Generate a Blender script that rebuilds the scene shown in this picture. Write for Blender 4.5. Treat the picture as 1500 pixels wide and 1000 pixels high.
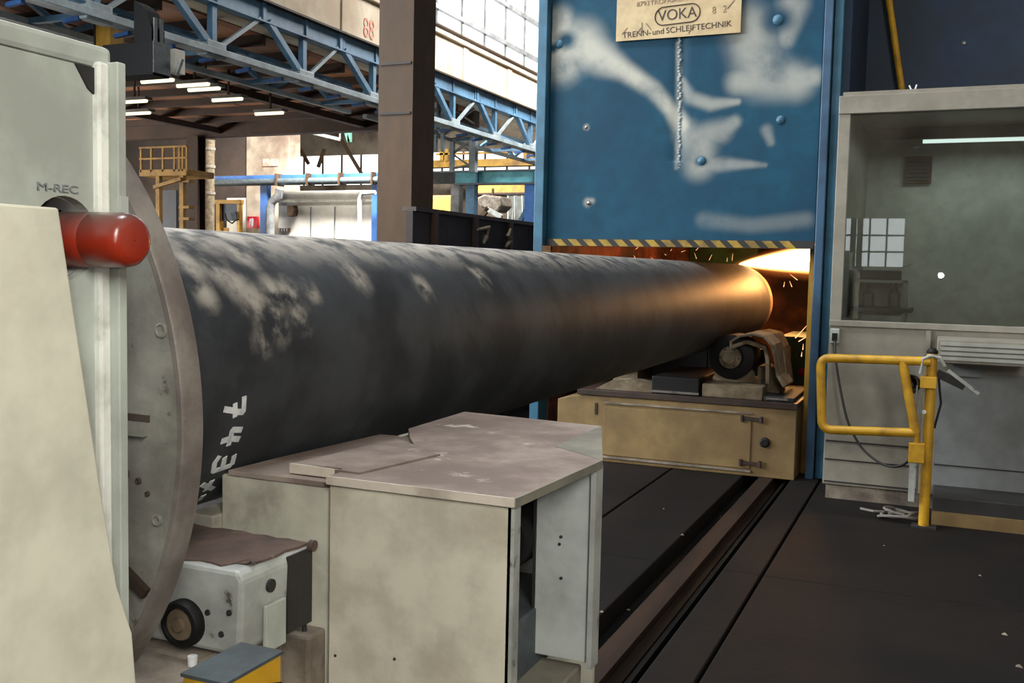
import bpy, bmesh, math, random
from mathutils import Vector, Matrix
random.seed(7)
for o in list(bpy.data.objects): bpy.data.objects.remove(o)
S = bpy.context.scene
COL = S.collection

# ------------------------------------------------------------------ camera
F = 1463.0
RT = Vector((0.91784461, 0.39635149, 0.02160478))
UP = Vector((-0.04869567, 0.05841492, 0.99710402))
FW = Vector((-0.39394163, 0.91623861, -0.07291642))
CAM = Vector((0, 0, 1.5))
cd = bpy.data.cameras.new('camera'); cd.sensor_width = 36; cd.lens = F/1500*36
cd.clip_start = .05; cd.clip_end = 300
co = bpy.data.objects.new('camera', cd); COL.objects.link(co)
co.matrix_world = Matrix(((RT.x, UP.x, -FW.x, CAM.x), (RT.y, UP.y, -FW.y, CAM.y), (RT.z, UP.z, -FW.z, CAM.z), (0, 0, 0, 1)))
S.camera = co

def at(px, py, x=None, y=None, z=None):
    """point of the place on the plane x, y or z = const that a pixel shows"""
    d = RT*((px-750)/F) - UP*((py-500)/F) + FW
    if x is not None: t = (x-CAM.x)/d.x
    elif y is not None: t = (y-CAM.y)/d.y
    else: t = (z-CAM.z)/d.z
    return CAM + d*t

# ------------------------------------------------------------------ world, lights, exposure
W = bpy.data.worlds.new('world'); S.world = W; W.use_nodes = True
W.node_tree.nodes['Background'].inputs[0].default_value = (.80, .90, 1, 1)
W.node_tree.nodes['Background'].inputs[1].default_value = 1.0
vs = S.view_settings
vs.view_transform = 'Standard'; vs.look = 'None'; vs.gamma = 1; vs.use_curve_mapping = False
vs.exposure = 0.0

def area(name, loc, target, sx, sy, power, color=(1, 1, 1)):
    l = bpy.data.lights.new(name, 'AREA'); l.shape = 'RECTANGLE'; l.size = sx; l.size_y = sy
    l.energy = power; l.color = color
    o = bpy.data.objects.new(name, l); COL.objects.link(o); o.location = loc
    o.rotation_euler = (Vector(target)-Vector(loc)).to_track_quat('-Z', 'Y').to_euler()
    return o
# daylight through the long clerestory of the hall's left side; the other area
# lamps here are added fills that brighten parts of the hall
area('clerestory_daylight', (-11.6, 3.0, 9.4), (-2, 4.5, 0), 26, 2.6, 1000, (.90, .96, 1))
area('left_side_fill', (-11.2, 2.0, 4.3), (-1.9, 4.0, 1.4), 13, 2.6, 2000, (.95, .98, 1))  # added low fill from the left for the pipe and stand tops
area('overhead_fill', (-4.2, 3.5, 11.4), (-3.6, 3.5, 0), 2.5, 13, 1900, (.95, .98, 1))  # added overhead fill for the pipe top; the roof is closed
area('foreground_fill', (1.9, -1.7, 3.3), (-1.2, 2.2, .9), 1.2, 1.8, 215, (1, .97, .90))  # unseen fill added behind the camera to brighten the near stand
area('runway_wall_fill', (-8.5, 27, 11.3), (-11.5, 27, 4), 10, 4, 4500, (1, .98, .94))  # extra lamp added to whiten the far runway wall
area('white_wall_fill', (-17.6, 27.0, 7.6), (-17.8, 29.3, 2.6), 5, 1.0, 3600, (1, .98, .95))  # hidden lamp added behind the roof edge to whiten the low wall
area('bay_roof_fill', (-32, 17, 2.2), (-14, 16, 7.2), 16, 3, 3600, (1, .93, .82))  # added upward fill so the boarded bay roof shows
# the camera's own small flash
fl = bpy.data.lights.new('camera_flash', 'POINT'); fl.energy = 12; fl.shadow_soft_size = .03; fl.color = (1, .98, .94)
fo = bpy.data.objects.new('camera_flash', fl); COL.objects.link(fo); fo.location = CAM + RT*(-.05) + UP*.03 - FW*.02

# ------------------------------------------------------------------ materials
def c3(r, g, b):
    f = lambda v: (v/255/12.92) if v/255 <= .04045 else ((v/255+.055)/1.055)**2.4
    return (f(r), f(g), f(b), 1)
MATS = {}
def mat(name, col, rough=.6, metal=0, dirt=None, amt=.45, scale=3.0, soft=.15, var=.12, bump=.1, bscale=40, spec=.5,
        anoise=2.4, stretch=(1, 1, 1), dirt2=None, amt2=.35, scale2=11, attr=None, attr_col=None, rand=0, coat=0):
    if name in MATS: return MATS[name]
    m = bpy.data.materials.new(name); m.use_nodes = True; N = m.node_tree.nodes; L = m.node_tree.links
    b = N['Principled BSDF']; b.inputs['Roughness'].default_value = rough; b.inputs['Metallic'].default_value = metal
    b.inputs['Specular IOR Level'].default_value = spec; b.inputs['Coat Weight'].default_value = coat
    tc = N.new('ShaderNodeTexCoord'); mp = N.new('ShaderNodeMapping'); mp.inputs['Scale'].default_value = stretch
    L.new(tc.outputs['Object'], mp.inputs[0])
    def noise(sc, det=6, r=.6):
        n = N.new('ShaderNodeTexNoise'); n.inputs['Scale'].default_value = sc; n.inputs['Detail'].default_value = det
        n.inputs['Roughness'].default_value = r; L.new(mp.outputs[0], n.inputs['Vector']); return n.outputs['Fac']
    def ramp(src, lo, hi):
        r = N.new('ShaderNodeMapRange'); r.interpolation_type = 'SMOOTHSTEP'
        r.inputs['From Min'].default_value = lo; r.inputs['From Max'].default_value = hi; L.new(src, r.inputs['Value']); return r.outputs['Result']
    def mix(a, bcol, fac):
        x = N.new('ShaderNodeMix'); x.data_type = 'RGBA'
        L.new(fac, x.inputs['Factor'])
        (L.new(a, x.inputs['A']) if not isinstance(a, tuple) else setattr(x.inputs['A'], 'default_value', a))
        x.inputs['B'].default_value = bcol; return x.outputs['Result']
    cur = col
    nv = noise(bscale*.22, 5)
    dk = tuple(v*(1-var*2) for v in col[:3])+(1,)
    cur = mix(cur, dk, ramp(nv, .35, .75))
    if dirt: cur = mix(cur, dirt, ramp(noise(scale), 1-amt-soft, 1-amt+soft))
    if dirt2: cur = mix(cur, dirt2, ramp(noise(scale2, 8, .7), 1-amt2-.05, 1-amt2+.05))
    if attr:
        a = N.new('ShaderNodeAttribute'); a.attribute_name = attr
        mu = N.new('ShaderNodeMath'); mu.operation = 'MULTIPLY'; L.new(a.outputs['Fac'], mu.inputs[0])
        L.new(ramp(noise(anoise, 6), .15+.2*(anoise > 3), .62), mu.inputs[1])
        cur = mix(cur, attr_col, mu.outputs[0])
    if rand:
        oi = N.new('ShaderNodeObjectInfo'); hs = N.new('ShaderNodeHueSaturation')
        mr = N.new('ShaderNodeMapRange'); mr.inputs['To Min'].default_value = 1-rand; mr.inputs['To Max'].default_value = 1+rand
        L.new(oi.outputs['Random'], mr.inputs['Value']); L.new(mr.outputs[0], hs.inputs['Value']); L.new(cur, hs.inputs['Color'])
        cur = hs.outputs['Color']
    L.new(cur, b.inputs['Base Color'])
    if bump:
        bp = N.new('ShaderNodeBump'); bp.inputs['Strength'].default_value = bump; bp.inputs['Distance'].default_value = .01
        L.new(noise(bscale, 4), bp.inputs['Height']); L.new(bp.outputs[0], b.inputs['Normal'])
    MATS[name] = m; return m
def emit(name, col, st):
    m = bpy.data.materials.new(name); m.use_nodes = True; N = m.node_tree.nodes
    e = N.new('ShaderNodeEmission'); e.inputs[0].default_value = col; e.inputs[1].default_value = st
    m.node_tree.links.new(e.outputs[0], N['Material Output'].inputs[0]); N.remove(N['Principled BSDF']); MATS[name] = m; return m
def glass(name, tint=(1, 1, 1, 1), rough=.01):
    m = bpy.data.materials.new(name); m.use_nodes = True; N = m.node_tree.nodes; L = m.node_tree.links
    N.remove(N['Principled BSDF'])
    t = N.new('ShaderNodeBsdfTransparent'); t.inputs[0].default_value = tint
    g = N.new('ShaderNodeBsdfGlossy'); g.inputs['Roughness'].default_value = rough
    fr = N.new('ShaderNodeFresnel'); fr.inputs[0].default_value = 1.75
    x = N.new('ShaderNodeMixShader'); L.new(fr.outputs[0], x.inputs[0]); L.new(t.outputs[0], x.inputs[1]); L.new(g.outputs[0], x.inputs[2])
    L.new(x.outputs[0], N['Material Output'].inputs[0]); MATS[name] = m; return m

RUST = c3(84, 58, 44); GREY = c3(120, 118, 112); SOOT = c3(44, 40, 38)
M_cream = mat('cream_paint', c3(206, 202, 184), .55, dirt=c3(168, 160, 142), amt=.42, scale=2.2, dirt2=c3(120, 108, 92), amt2=.27, scale2=7, bump=.05)
M_cream2 = mat('grey_cream_paint', c3(192, 190, 174), .55, dirt=c3(128, 125, 114), amt=.42, scale=4, dirt2=SOOT, amt2=.3, scale2=6, bump=.08)
M_pale = mat('pale_green_grey_paint', c3(178, 186, 176), .5, dirt=c3(150, 154, 146), amt=.45, scale=5, bump=.05, dirt2=c3(112, 112, 106), amt2=.25, scale2=14)
M_warmw = mat('warm_white_paint', c3(208, 206, 188), .5, dirt=c3(186, 182, 164), amt=.4, scale=5, bump=.04)
M_edge = mat('worn_edge_paint', c3(226, 228, 220), .5, dirt=c3(180, 182, 174), amt=.4, scale=18, bump=.1)
M_disc = mat('faceplate_steel', c3(150, 149, 140), .55, .15, dirt=c3(106, 103, 95), amt=.5, scale=6, dirt2=c3(84, 76, 66), amt2=.36, scale2=16, bump=.12)
M_rim = mat('faceplate_rim_steel', c3(142, 136, 128), .5, .3, dirt=c3(104, 96, 92), amt=.5, scale=6, bump=.2)
M_slot = mat('slot_grime', c3(64, 52, 44), .8, bump=.2)
M_plate = mat('dusty_brown_plate', c3(152, 138, 128), .75, dirt=c3(106, 92, 84), amt=.52, scale=3.2, dirt2=c3(176, 166, 156), amt2=.36, scale2=5, bump=.15)
M_plate2 = mat('dusty_green_plate', c3(128, 126, 112), .75, dirt=c3(98, 94, 86), amt=.5, scale=4, bump=.15)
M_edgep = mat('plate_edge_paint', c3(206, 196, 182), .6, dirt=c3(160, 148, 136), amt=.4, scale=9)
M_inner = mat('cool_white_paint', c3(178, 184, 180), .55, dirt=c3(140, 142, 138), amt=.35, scale=4, dirt2=c3(60, 58, 54), amt2=.26, scale2=5, bump=.05)
M_dark = mat('dark_grime', c3(40, 38, 38), .7, dirt=c3(26, 24, 24), amt=.5, scale=4, bump=.2)
M_black = mat('black_rubber', c3(17, 16, 16), .6, spec=.25, bump=.15)
M_rusttop = mat('rusted_lid', c3(96, 78, 70), .85, dirt=c3(62, 50, 46), amt=.5, scale=9, dirt2=c3(126, 112, 104), amt2=.34, scale2=16, bump=.5, bscale=30)
M_greyc = mat('grey_machine_paint', c3(168, 172, 168), .5, dirt=c3(132, 134, 130), amt=.42, scale=6, dirt2=c3(64, 58, 54), amt2=.36, scale2=12, bump=.1)
M_bed = mat('stained_bed', c3(140, 130, 116), .75, dirt=c3(92, 82, 72), amt=.5, scale=6, dirt2=c3(52, 46, 42), amt2=.3, scale2=9, bump=.3)
M_slate = mat('slate_paint', c3(74, 84, 88), .6, dirt=c3(58, 64, 66), amt=.5, scale=12)
M_yel = mat('yellow_paint', c3(196, 150, 30), .45, dirt=c3(150, 108, 26), amt=.4, scale=9, dirt2=c3(70, 52, 26), amt2=.27, scale2=20, bump=.1)
M_yel2 = mat('dull_yellow_paint', c3(190, 146, 52), .6, dirt=c3(126, 92, 40), amt=.45, scale=1.5, bump=.1)
M_hazy = mat('dull_hazard_yellow', c3(150, 122, 36), .6, dirt=c3(96, 78, 30), amt=.45, scale=5)
M_pitch = mat('pitch_black_paint', c3(10, 10, 11), .7, spec=.1)
M_blk = mat('black_paint', c3(24, 22, 20), .6)
M_ochre = mat('ochre_cabinet_paint', c3(126, 103, 63), .6, dirt=c3(98, 78, 46), amt=.45, scale=2, dirt2=c3(90, 78, 60), amt2=.27, scale2=6, bump=.06)
M_brown = mat('brown_oily_steel', c3(62, 46, 37), .5, .2, dirt=c3(44, 34, 30), amt=.5, scale=5, bump=.2)
M_bright = mat('bright_steel', c3(200, 196, 190), .25, .9, dirt=c3(130, 120, 110), amt=.35, scale=9)
M_beige = mat('beige_dusty', c3(124, 112, 92), .9, spec=.2, dirt=c3(92, 80, 64), amt=.5, scale=9, bump=.3)
M_blue = mat('door_blue_paint', c3(15, 66, 88), .55, dirt=c3(12, 54, 76), amt=.48, scale=1.6, bump=.06, attr='dust', attr_col=c3(172, 171, 160), spec=.22)
M_teal = mat('frame_teal_paint', c3(48, 100, 126), .5, dirt=c3(34, 74, 96), amt=.45, scale=3, dirt2=c3(132, 140, 140), amt2=.27, scale2=16, bump=.1)
M_blue2 = mat('frame_blue_paint', c3(48, 80, 108), .5, dirt=c3(34, 58, 80), amt=.45, scale=3, bump=.1)
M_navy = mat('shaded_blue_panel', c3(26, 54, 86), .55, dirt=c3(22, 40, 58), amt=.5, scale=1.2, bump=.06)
M_truss = mat('girder_blue_paint', c3(84, 126, 156), .55, dirt=c3(60, 92, 118), amt=.45, scale=1.5, dirt2=c3(120, 104, 88), amt2=.26, scale2=5, bump=.1)
M_chord = mat('girder_pale_paint', c3(150, 164, 170), .6, dirt=c3(112, 122, 126), amt=.45, scale=1.5)
M_conc = mat('stained_concrete', c3(206, 194, 172), .85, dirt=c3(168, 150, 128), amt=.45, scale=.5, dirt2=c3(118, 98, 80), amt2=.27, scale2=1.6, bump=.2, bscale=12)
M_conc2 = mat('sooty_concrete', c3(172, 158, 138), .9, dirt=c3(96, 80, 66), amt=.46, scale=.45, dirt2=c3(66, 54, 46), amt2=.27, scale2=1.8, bump=.2, bscale=12)
M_soot = mat('soot_black_wall', c3(72, 58, 48), .9, dirt=c3(42, 33, 28), amt=.5, scale=.35, dirt2=c3(40, 32, 28), amt2=.3, scale2=1.4, bump=.2, bscale=12)
M_wwall = mat('whitewashed_wall', c3(222, 218, 206), .8, dirt=c3(194, 188, 174), amt=.4, scale=.5, bump=.1, bscale=10)
M_wood = mat('brown_roof_boards', c3(158, 104, 68), .85, dirt=c3(112, 72, 46), amt=.5, scale=.8, stretch=(1, .15, 1), bump=.2, bscale=14, rand=.4)
M_purlin = mat('brown_purlin', c3(66, 46, 35), .8, dirt=c3(44, 31, 24), amt=.5, scale=1)
M_dbrown = mat('dark_brown_steel', c3(74, 56, 38), .65, .0, spec=.25, dirt=c3(58, 44, 31), amt=.5, scale=1.4, dirt2=c3(96, 80, 62), amt2=.28, scale2=5, bump=.12, stretch=(1, 1, .4))
M_barr = mat('rusty_dark_plate', c3(46, 36, 32), .7, dirt=c3(30, 24, 22), amt=.5, scale=2, bump=.2)
M_floor = mat('oily_floor', c3(27, 21, 18), .75, spec=.18, dirt=c3(17, 14, 13), amt=.55, scale=1.3, dirt2=c3(38, 24, 20), amt2=.28, scale2=4, bump=.25, bscale=22)
M_groove = mat('groove_oil', c3(12, 11, 11), .6, spec=.15, dirt=c3(12, 12, 12), amt=.5, scale=3, bump=.3)
M_railm = mat('track_steel', c3(56, 42, 34), .6, .1, spec=.2, dirt=c3(36, 28, 24), amt=.5, scale=4, stretch=(1, .2, 1))
M_cabin = mat('cabin_offwhite_paint', c3(130, 126, 114), .5, dirt=c3(110, 105, 93), amt=.4, scale=2, dirt2=c3(96, 88, 76), amt2=.24, scale2=5, bump=.05)
M_cabin2 = mat('cabin_grey_panel', c3(118, 123, 124), .55, dirt=c3(96, 98, 97), amt=.45, scale=2, bump=.05)
M_intw = mat('cabin_inside_wall', c3(150, 152, 144), .7, dirt=c3(124, 124, 116), amt=.4, scale=1.5)
M_green = mat('machine_green', c3(50, 84, 46), .5, dirt=c3(34, 52, 30), amt=.5, scale=4)
M_booth = mat('rusty_booth_lining', c3(158, 92, 70), .75, dirt=c3(54, 32, 28), amt=.5, scale=1.6, bump=.2)
M_mint = mat('mint_paint', c3(112, 184, 148), .5)
M_grey = mat('grey_metal', c3(132, 134, 134), .5, .2, dirt=c3(96, 96, 96), amt=.45, scale=3)
M_turq = mat('turquoise_beam_paint', c3(116, 196, 210), .5, dirt=c3(64, 132, 152), amt=.4, scale=1)
M_bblue = mat('bright_blue_paint', c3(52, 98, 160), .5, dirt=c3(38, 72, 122), amt=.45, scale=1)
M_white = mat('white_lettering', c3(222, 226, 228), .6, dirt=c3(168, 172, 176), amt=.4, scale=30, bump=0)
M_sign = mat('sign_cream', c3(184, 164, 126), .6, dirt=c3(164, 142, 106), amt=.45, scale=3, bump=0)
M_ink = mat('sign_ink', c3(56, 40, 34), .6, var=.3, dirt=c3(120, 94, 72), amt=.28, scale=14, bump=0)
M_ink2 = mat('faded_sign_ink', c3(116, 92, 74), .6, dirt=c3(160, 132, 100), amt=.4, scale=14, bump=0)
M_red = mat('red_sign_paint', c3(196, 30, 48), .5, bump=0)
M_redn = mat('red_number_paint', c3(200, 110, 92), .8, dirt=c3(206, 176, 152), amt=.48, scale=6, bump=0)
M_stamp = mat('faded_grey_stamp', c3(120, 126, 128), .6, bump=0)
M_cable = mat('black_cable', c3(24, 24, 26), .5)
M_greycable = mat('grey_cable', c3(110, 104, 98), .6)
M_pipe = mat('scaled_steel_pipe', c3(58, 62, 66), .58, .1, dirt=c3(37, 40, 44), amt=.5, scale=2.6, soft=.1, bump=.12, bscale=26, spec=.4, attr='scale_and_crown_light', attr_col=c3(172, 166, 155), anoise=11)
M_pipeend = mat('ground_pipe_end', c3(150, 128, 104), .6, .2, dirt=c3(112, 92, 72), amt=.5, scale=5, bump=.1)
M_lens = None
def lens_mat():
    m = bpy.data.materials.new('amber_red_lens'); m.use_nodes = True; N = m.node_tree.nodes; L = m.node_tree.links
    b = N['Principled BSDF']; b.inputs['Base Color'].default_value = c3(214, 66, 30); b.inputs['Roughness'].default_value = .22
    b.inputs['Transmission Weight'].default_value = .35; b.inputs['IOR'].default_value = 1.4
    b.inputs['Coat Weight'].default_value = .35; b.inputs['Coat Roughness'].default_value = .3
    tc = N.new('ShaderNodeTexCoord'); n = N.new('ShaderNodeTexNoise'); n.inputs['Scale'].default_value = 25; L.new(tc.outputs['Object'], n.inputs[0])
    sp = N.new('ShaderNodeSeparateXYZ'); L.new(tc.outputs['Normal'], sp.inputs[0])
    # settled dust lies on what faces up
    r = N.new('ShaderNodeMapRange'); r.inputs['From Min'].default_value = -.1; r.inputs['From Max'].default_value = .9; r.inputs['To Max'].default_value = .75
    r.inputs['To Max'].default_value = .9; L.new(sp.outputs['Z'], r.inputs['Value'])
    x = N.new('ShaderNodeMix'); x.data_type = 'RGBA'; L.new(r.outputs[0], x.inputs['Factor'])
    x.inputs['A'].default_value = c3(168, 52, 30); x.inputs['B'].default_value = c3(112, 92, 88); L.new(x.outputs['Result'], b.inputs['Base Color'])
    return m
M_lens = lens_mat()
M_lens2 = mat('amber_base', c3(196, 84, 26), .3, bump=0)
M_glass = glass('window_glass', (.86, .9, .88, 1))
M_bottle = glass('bottle_glass', (.7, .76, .72, 1), .05)
E_sky = emit('daylit_glazing', (.95, .98, 1, 1), 3.2)
E_lamp = emit('lit_lamp_tube', (1, .90, .62, 1), 1.6)
E_tube = emit('cabin_lamp_tube', (.85, 1, .95, 1), 1.2)
E_spark = emit('spark_glow', (1, .50, .20, 1), 2.2)
E_core = emit('spark_stream_core', (1, .80, .42, 1), 16)

# ------------------------------------------------------------------ mesh helpers
class MB:
    def __init__(s): s.v = []; s.f = []; s.sm = []
    def add(s, vs_, fs, smooth=False):
        o = len(s.v); s.v += [Vector(v) for v in vs_]; s.f += [[i+o for i in f] for f in fs]; s.sm += [smooth]*len(fs); return s
    def box(s, x0, x1, y0, y1, z0, z1):
        return s.add([(x, y, z) for z in (z0, z1) for y in (y0, y1) for x in (x0, x1)],
                     [(0, 2, 3, 1), (4, 5, 7, 6), (0, 1, 5, 4), (2, 6, 7, 3), (0, 4, 6, 2), (1, 3, 7, 5)])
    def bar(s, p, q, w, h, up=(0, 0, 1)):
        p, q = Vector(p), Vector(q); d = (q-p).normalized(); u = Vector(up)
        if abs(d.dot(u)) > .98: u = Vector((0, 1, 0))
        a = d.cross(u).normalized(); b = a.cross(d).normalized(); a *= w/2; b *= h/2
        return s.add([p-a-b, p+a-b, p+a+b, p-a+b, q-a-b, q+a-b, q+a+b, q-a+b],
                     [(0, 3, 2, 1), (4, 5, 6, 7), (0, 1, 5, 4), (1, 2, 6, 5), (2, 3, 7, 6), (3, 0, 4, 7)])
    def path(s, pts, r, n=10, cap=True, scale=None):
        pts = [Vector(p) for p in pts]; rings = []; vs_ = []; fs = []
        ref = None
        for i, p in enumerate(pts):
            d = (pts[min(i+1, len(pts)-1)]-pts[max(i-1, 0)]).normalized()
            if ref is None: ref = Vector((0, 0, 1)) if abs(d.z) < .9 else Vector((0, 1, 0))
            a = d.cross(ref).normalized(); b = a.cross(d).normalized(); ref = b
            rr = r[i] if isinstance(r, (list, tuple)) else r
            for k in range(n):
                t = 2*math.pi*k/n; vs_.append(p+a*math.cos(t)*rr+b*math.sin(t)*rr)
        for i in range(len(pts)-1):
            for k in range(n):
                fs.append((i*n+k, i*n+(k+1) % n, (i+1)*n+(k+1) % n, (i+1)*n+k))
        s.add(vs_, fs, True)
        if cap:
            m = len(pts)
            s.add(vs_[:n], [tuple(range(n))[::-1]]); s.add(vs_[(m-1)*n:], [tuple(range(n))])
        return s
    def tube(s, p, q, r, n=12, r2=None): return s.path([p, q], [r, r2 if r2 is not None else r], n)
    def lathe(s, o, axis, prof, n=48, smooth=True):
        """prof: (distance along axis, radius); open profile swept round the axis"""
        o = Vector(o); d = Vector(axis).normalized(); ref = Vector((0, 0, 1)) if abs(d.z) < .9 else Vector((1, 0, 0))
        a = d.cross(ref).normalized(); b = a.cross(d)
        vs_ = []; fs = []
        for h, r in prof:
            for k in range(n):
                t = 2*math.pi*k/n; vs_.append(o+d*h+a*math.cos(t)*r+b*math.sin(t)*r)
        for i in range(len(prof)-1):
            for k in range(n): fs.append((i*n+k, i*n+(k+1) % n, (i+1)*n+(k+1) % n, (i+1)*n+k))
        return s.add(vs_, fs, smooth)
    def prism(s, poly, axis, d0, d1):
        """poly of 2-D points in the plane across axis ('x': (y,z), 'y': (x,z), 'z': (x,y))"""
        def P(p, d): return {'x': (d, p[0], p[1]), 'y': (p[0], d, p[1]), 'z': (p[0], p[1], d)}[axis]
        n = len(poly); vs_ = [P(p, d0) for p in poly]+[P(p, d1) for p in poly]
        return s.add(vs_, [tuple(range(n)), tuple(range(2*n-1, n-1, -1))]+[(i, n+i, n+(i+1) % n, (i+1) % n) for i in range(n)])
    def build(s, name, m, parent=None, bevel=0, label=None, cat=None, group=None, kind=None, base=None):
        if parent is not None:
            off = Vector(parent['_w'])
        else:
            xs = [v.x for v in s.v]; ys = [v.y for v in s.v]; zs = [v.z for v in s.v]
            off = Vector(((min(xs)+max(xs))/2, (min(ys)+max(ys))/2, min(zs))) if base is None else Vector(base)
        me = bpy.data.meshes.new(name); me.from_pydata([v-off for v in s.v], [], s.f)
        bm = bmesh.new(); bm.from_mesh(me); bmesh.ops.remove_doubles(bm, verts=bm.verts, dist=1e-5)
        bmesh.ops.recalc_face_normals(bm, faces=bm.faces); bm.to_mesh(me); bm.free()
        if any(s.sm):
            for p in me.polygons: p.use_smooth = True
            me.set_sharp_from_angle(angle=math.radians(35))
        o = bpy.data.objects.new(name, me); COL.objects.link(o); me.materials.append(m)
        o['_w'] = tuple(off)
        if parent is not None: o.parent = parent
        else: o.location = off
        if bevel:
            bv = o.modifiers.new('bevel', 'BEVEL'); bv.width = bevel; bv.segments = 2; bv.limit_method = 'ANGLE'
        return tag(o, label, cat, group, kind)
def tag(o, label=None, cat=None, group=None, kind=None):
    if label: o['label'] = label
    if cat: o['category'] = cat
    if group: o['group'] = group
    if kind: o['kind'] = kind
    return o
def thing(name, loc, label, cat, group=None, kind=None):
    o = bpy.data.objects.new(name, None); COL.objects.link(o); o.location = loc; o['_w'] = tuple(loc)
    o.empty_display_size = .1
    return tag(o, label, cat, group, kind)
def B(*a): return MB().box(*a)
def struct(name, mb, m, label=None, bevel=0): return mb.build(name, m, None, bevel, label=label, kind='structure')
def text(name, body, m, parent, loc, size, rot, sx=1.0, depth=.001, align='CENTER', shear=0):
    c = bpy.data.curves.new(name, 'FONT'); c.body = body; c.size = size; c.align_x = align; c.align_y = 'CENTER'; c.extrude = depth; c.shear = shear
    t = bpy.data.objects.new('tmp', c); COL.objects.link(t)
    dg = bpy.context.evaluated_depsgraph_get(); me = bpy.data.meshes.new_from_object(t.evaluated_get(dg))
    bpy.data.objects.remove(t); me.name = name
    o = bpy.data.objects.new(name, me); COL.objects.link(o); me.materials.clear(); me.materials.append(m)
    o.parent = parent; o.location = Vector(loc)-Vector(parent['_w']); o.rotation_euler = rot; o.scale = (sx, 1, 1); o['_w'] = tuple(loc)
    return o
R = math.radians

# ================================================================== THE HALL
floor = struct('floor', B(-34, 7, -10, 44, -.30, -.10), M_groove, 'dark oily floor of the hall with a sunken steel track')
def slab(x0, x1, y0, y1, m=M_floor, zt=0): return B(x0, x1, y0, y1, -.10, zt).build('floor_slab', m, floor, .006)
ys = [-10, -4, -.2, 2.3, 5.0, 7.4, 10.4, 14, 24, 44]
for i in range(len(ys)-1):
    for x0, x1 in ((-34, -14), (-14, -5), (-5, -1.845), (-1.835, -1.30), (-.96, -.765), (-.755, 2.2), (2.21, 7)):
        slab(x0, x1-.006, ys[i], ys[i+1]-.008)
MB().prism([(-1.20, -.10), (-1.07, -.10), (-1.07, -.09), (-1.11, -.07), (-1.105, -.03), (-1.085, -.025), (-1.085, 0), (-1.185, 0), (-1.185, -.025), (-1.165, -.03), (-1.16, -.07), (-1.20, -.09)], 'y', -10, 44).build('rail', M_railm, floor)
B(-1.02, -1.00, -10, 44, -.1, -.03).build('groove_lip', M_groove, floor)
random.seed(3)
deb = MB()
for i in range(26):
    x = random.choice([random.uniform(-1.3, -.96), random.uniform(-.9, .9), random.uniform(-1.8, -1.3)]); y = random.uniform(3.2, 6.6); a = random.uniform(.004, .014)
    z = -.1 if -1.3 < x < -.96 else 0
    deb.add([(x-a, y-a*.6, z), (x+a, y-a, z), (x+a*.6, y+a, z), (x-a*.8, y+a*.7, z), (x, y, z+a*.7)], [(0, 1, 4), (1, 2, 4), (2, 3, 4), (3, 0, 4), (0, 3, 2, 1)])
tag(deb.build('floor_grit', M_bed), 'tiny pale chips and grit scattered over the dark floor', 'grit', kind='stuff')

# roof of the main hall, gable wall behind the photographer, right wall
struct('ceiling', B(-13, 7, -10.2, 44, 11.6, 11.8), M_barr, 'dark roof of the main hall')
struct('wall_right', B(6.8, 7, -10, 44, 0, 11.6), M_conc2, 'sooty wall on the right of the hall')
wb = struct('wall_back', B(-34, -2.32, -10.2, -10, 0, 11.6).box(-.86, 7, -10.2, -10, 0, 11.6).box(-2.32, -.86, -10.2, -10, 0, 1.72).box(-2.32, -.86, -10.2, -10, 2.8, 11.6), M_conc2, 'gable wall behind the photographer')
w2 = struct('window_2', B(-2.32, -.86, -10.16, -10.14, 1.72, 2.8), E_sky, 'small gridded window in the gable wall')
for x in (-2.15, -1.92, -1.78): B(x-.07, x+.05, -10.0, -9.9, 1.72, 2.8).build('frame_post', M_dbrown, w2)
for i in range(1, 4):
    x = -2.32+1.46*i/4; B(x-.02, x+.02, -10.1, -10.04, 1.72, 2.8).build('mullion', M_dbrown, w2)
for z in (2.05, 2.42): B(-2.32, -.86, -10.1, -10.05, z-.02, z+.02).build('mullion', M_dbrown, w2)

# left side: concrete runway wall on the crane girder, glazed clerestory above
wl = struct('wall_left', B(-12.75, -12.32, 6.5, 44, 6.06, 7.5), M_conc, 'stained concrete runway wall above the blue crane girder')
for y in range(7, 44, 3):
    B(-12.34, -12.29, y-.16, y+.16, 6.42, 7.5).build('pilaster', M_conc, wl, .02)
B(-12.85, -12.22, 6.5, 44, 7.5, 7.62).build('coping', M_conc, wl, .02)
B(-12.75, -12.35, -10, -4.6, 0, 7.6).build('masonry', M_conc2, wl)
B(-12.75, -12.35, -4.6, 6.5, 0, 2.9).build('masonry', M_conc2, wl)
B(-12.75, -12.35, -4.6, 6.5, 5.7, 7.6).build('masonry', M_conc2, wl)
w4 = struct('added_side_pane', B(-12.6, -12.55, -4.6, 6.5, 2.9, 5.7), E_sky, 'added glowing pane in the left wall behind the side fill lamp')  # unseen glowing pane added to go with the left lamp
for k in range(9): B(-12.55, -12.48, -4.6+k*1.37, -4.52+k*1.37, 2.9, 5.7).build('mullion', M_grey, w4)
struct('wall_bay_left', B(-33.2, -33, 6.3, 44, 0, 9.4), M_soot, 'sooty outer wall of the side bay')
struct('wall_bay_front', B(-33, -12.76, 6.3, 6.5, 0, 6.2), M_soot, 'sooty near wall of the side bay')
text('number', '88', M_redn, wl, tuple(at(541, 44, x=-12.31)), .62, (R(90), 0, R(90)), .8)
win = struct('window_1', B(-12.75, -12.72, -10, 44, 7.62, 11.6), E_sky, 'bright daylit clerestory glazing above the concrete wall')
for y in [v*1.5-9 for v in range(36)]: B(-12.72, -12.66, y-.03, y+.03, 7.62, 11.6).build('mullion', M_grey, win)
for z in (8.36, 9.5, 10.6): B(-12.72, -12.6, -10, 44, z-.06, z+.06).build('glazing_bar', M_grey, win)
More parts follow.
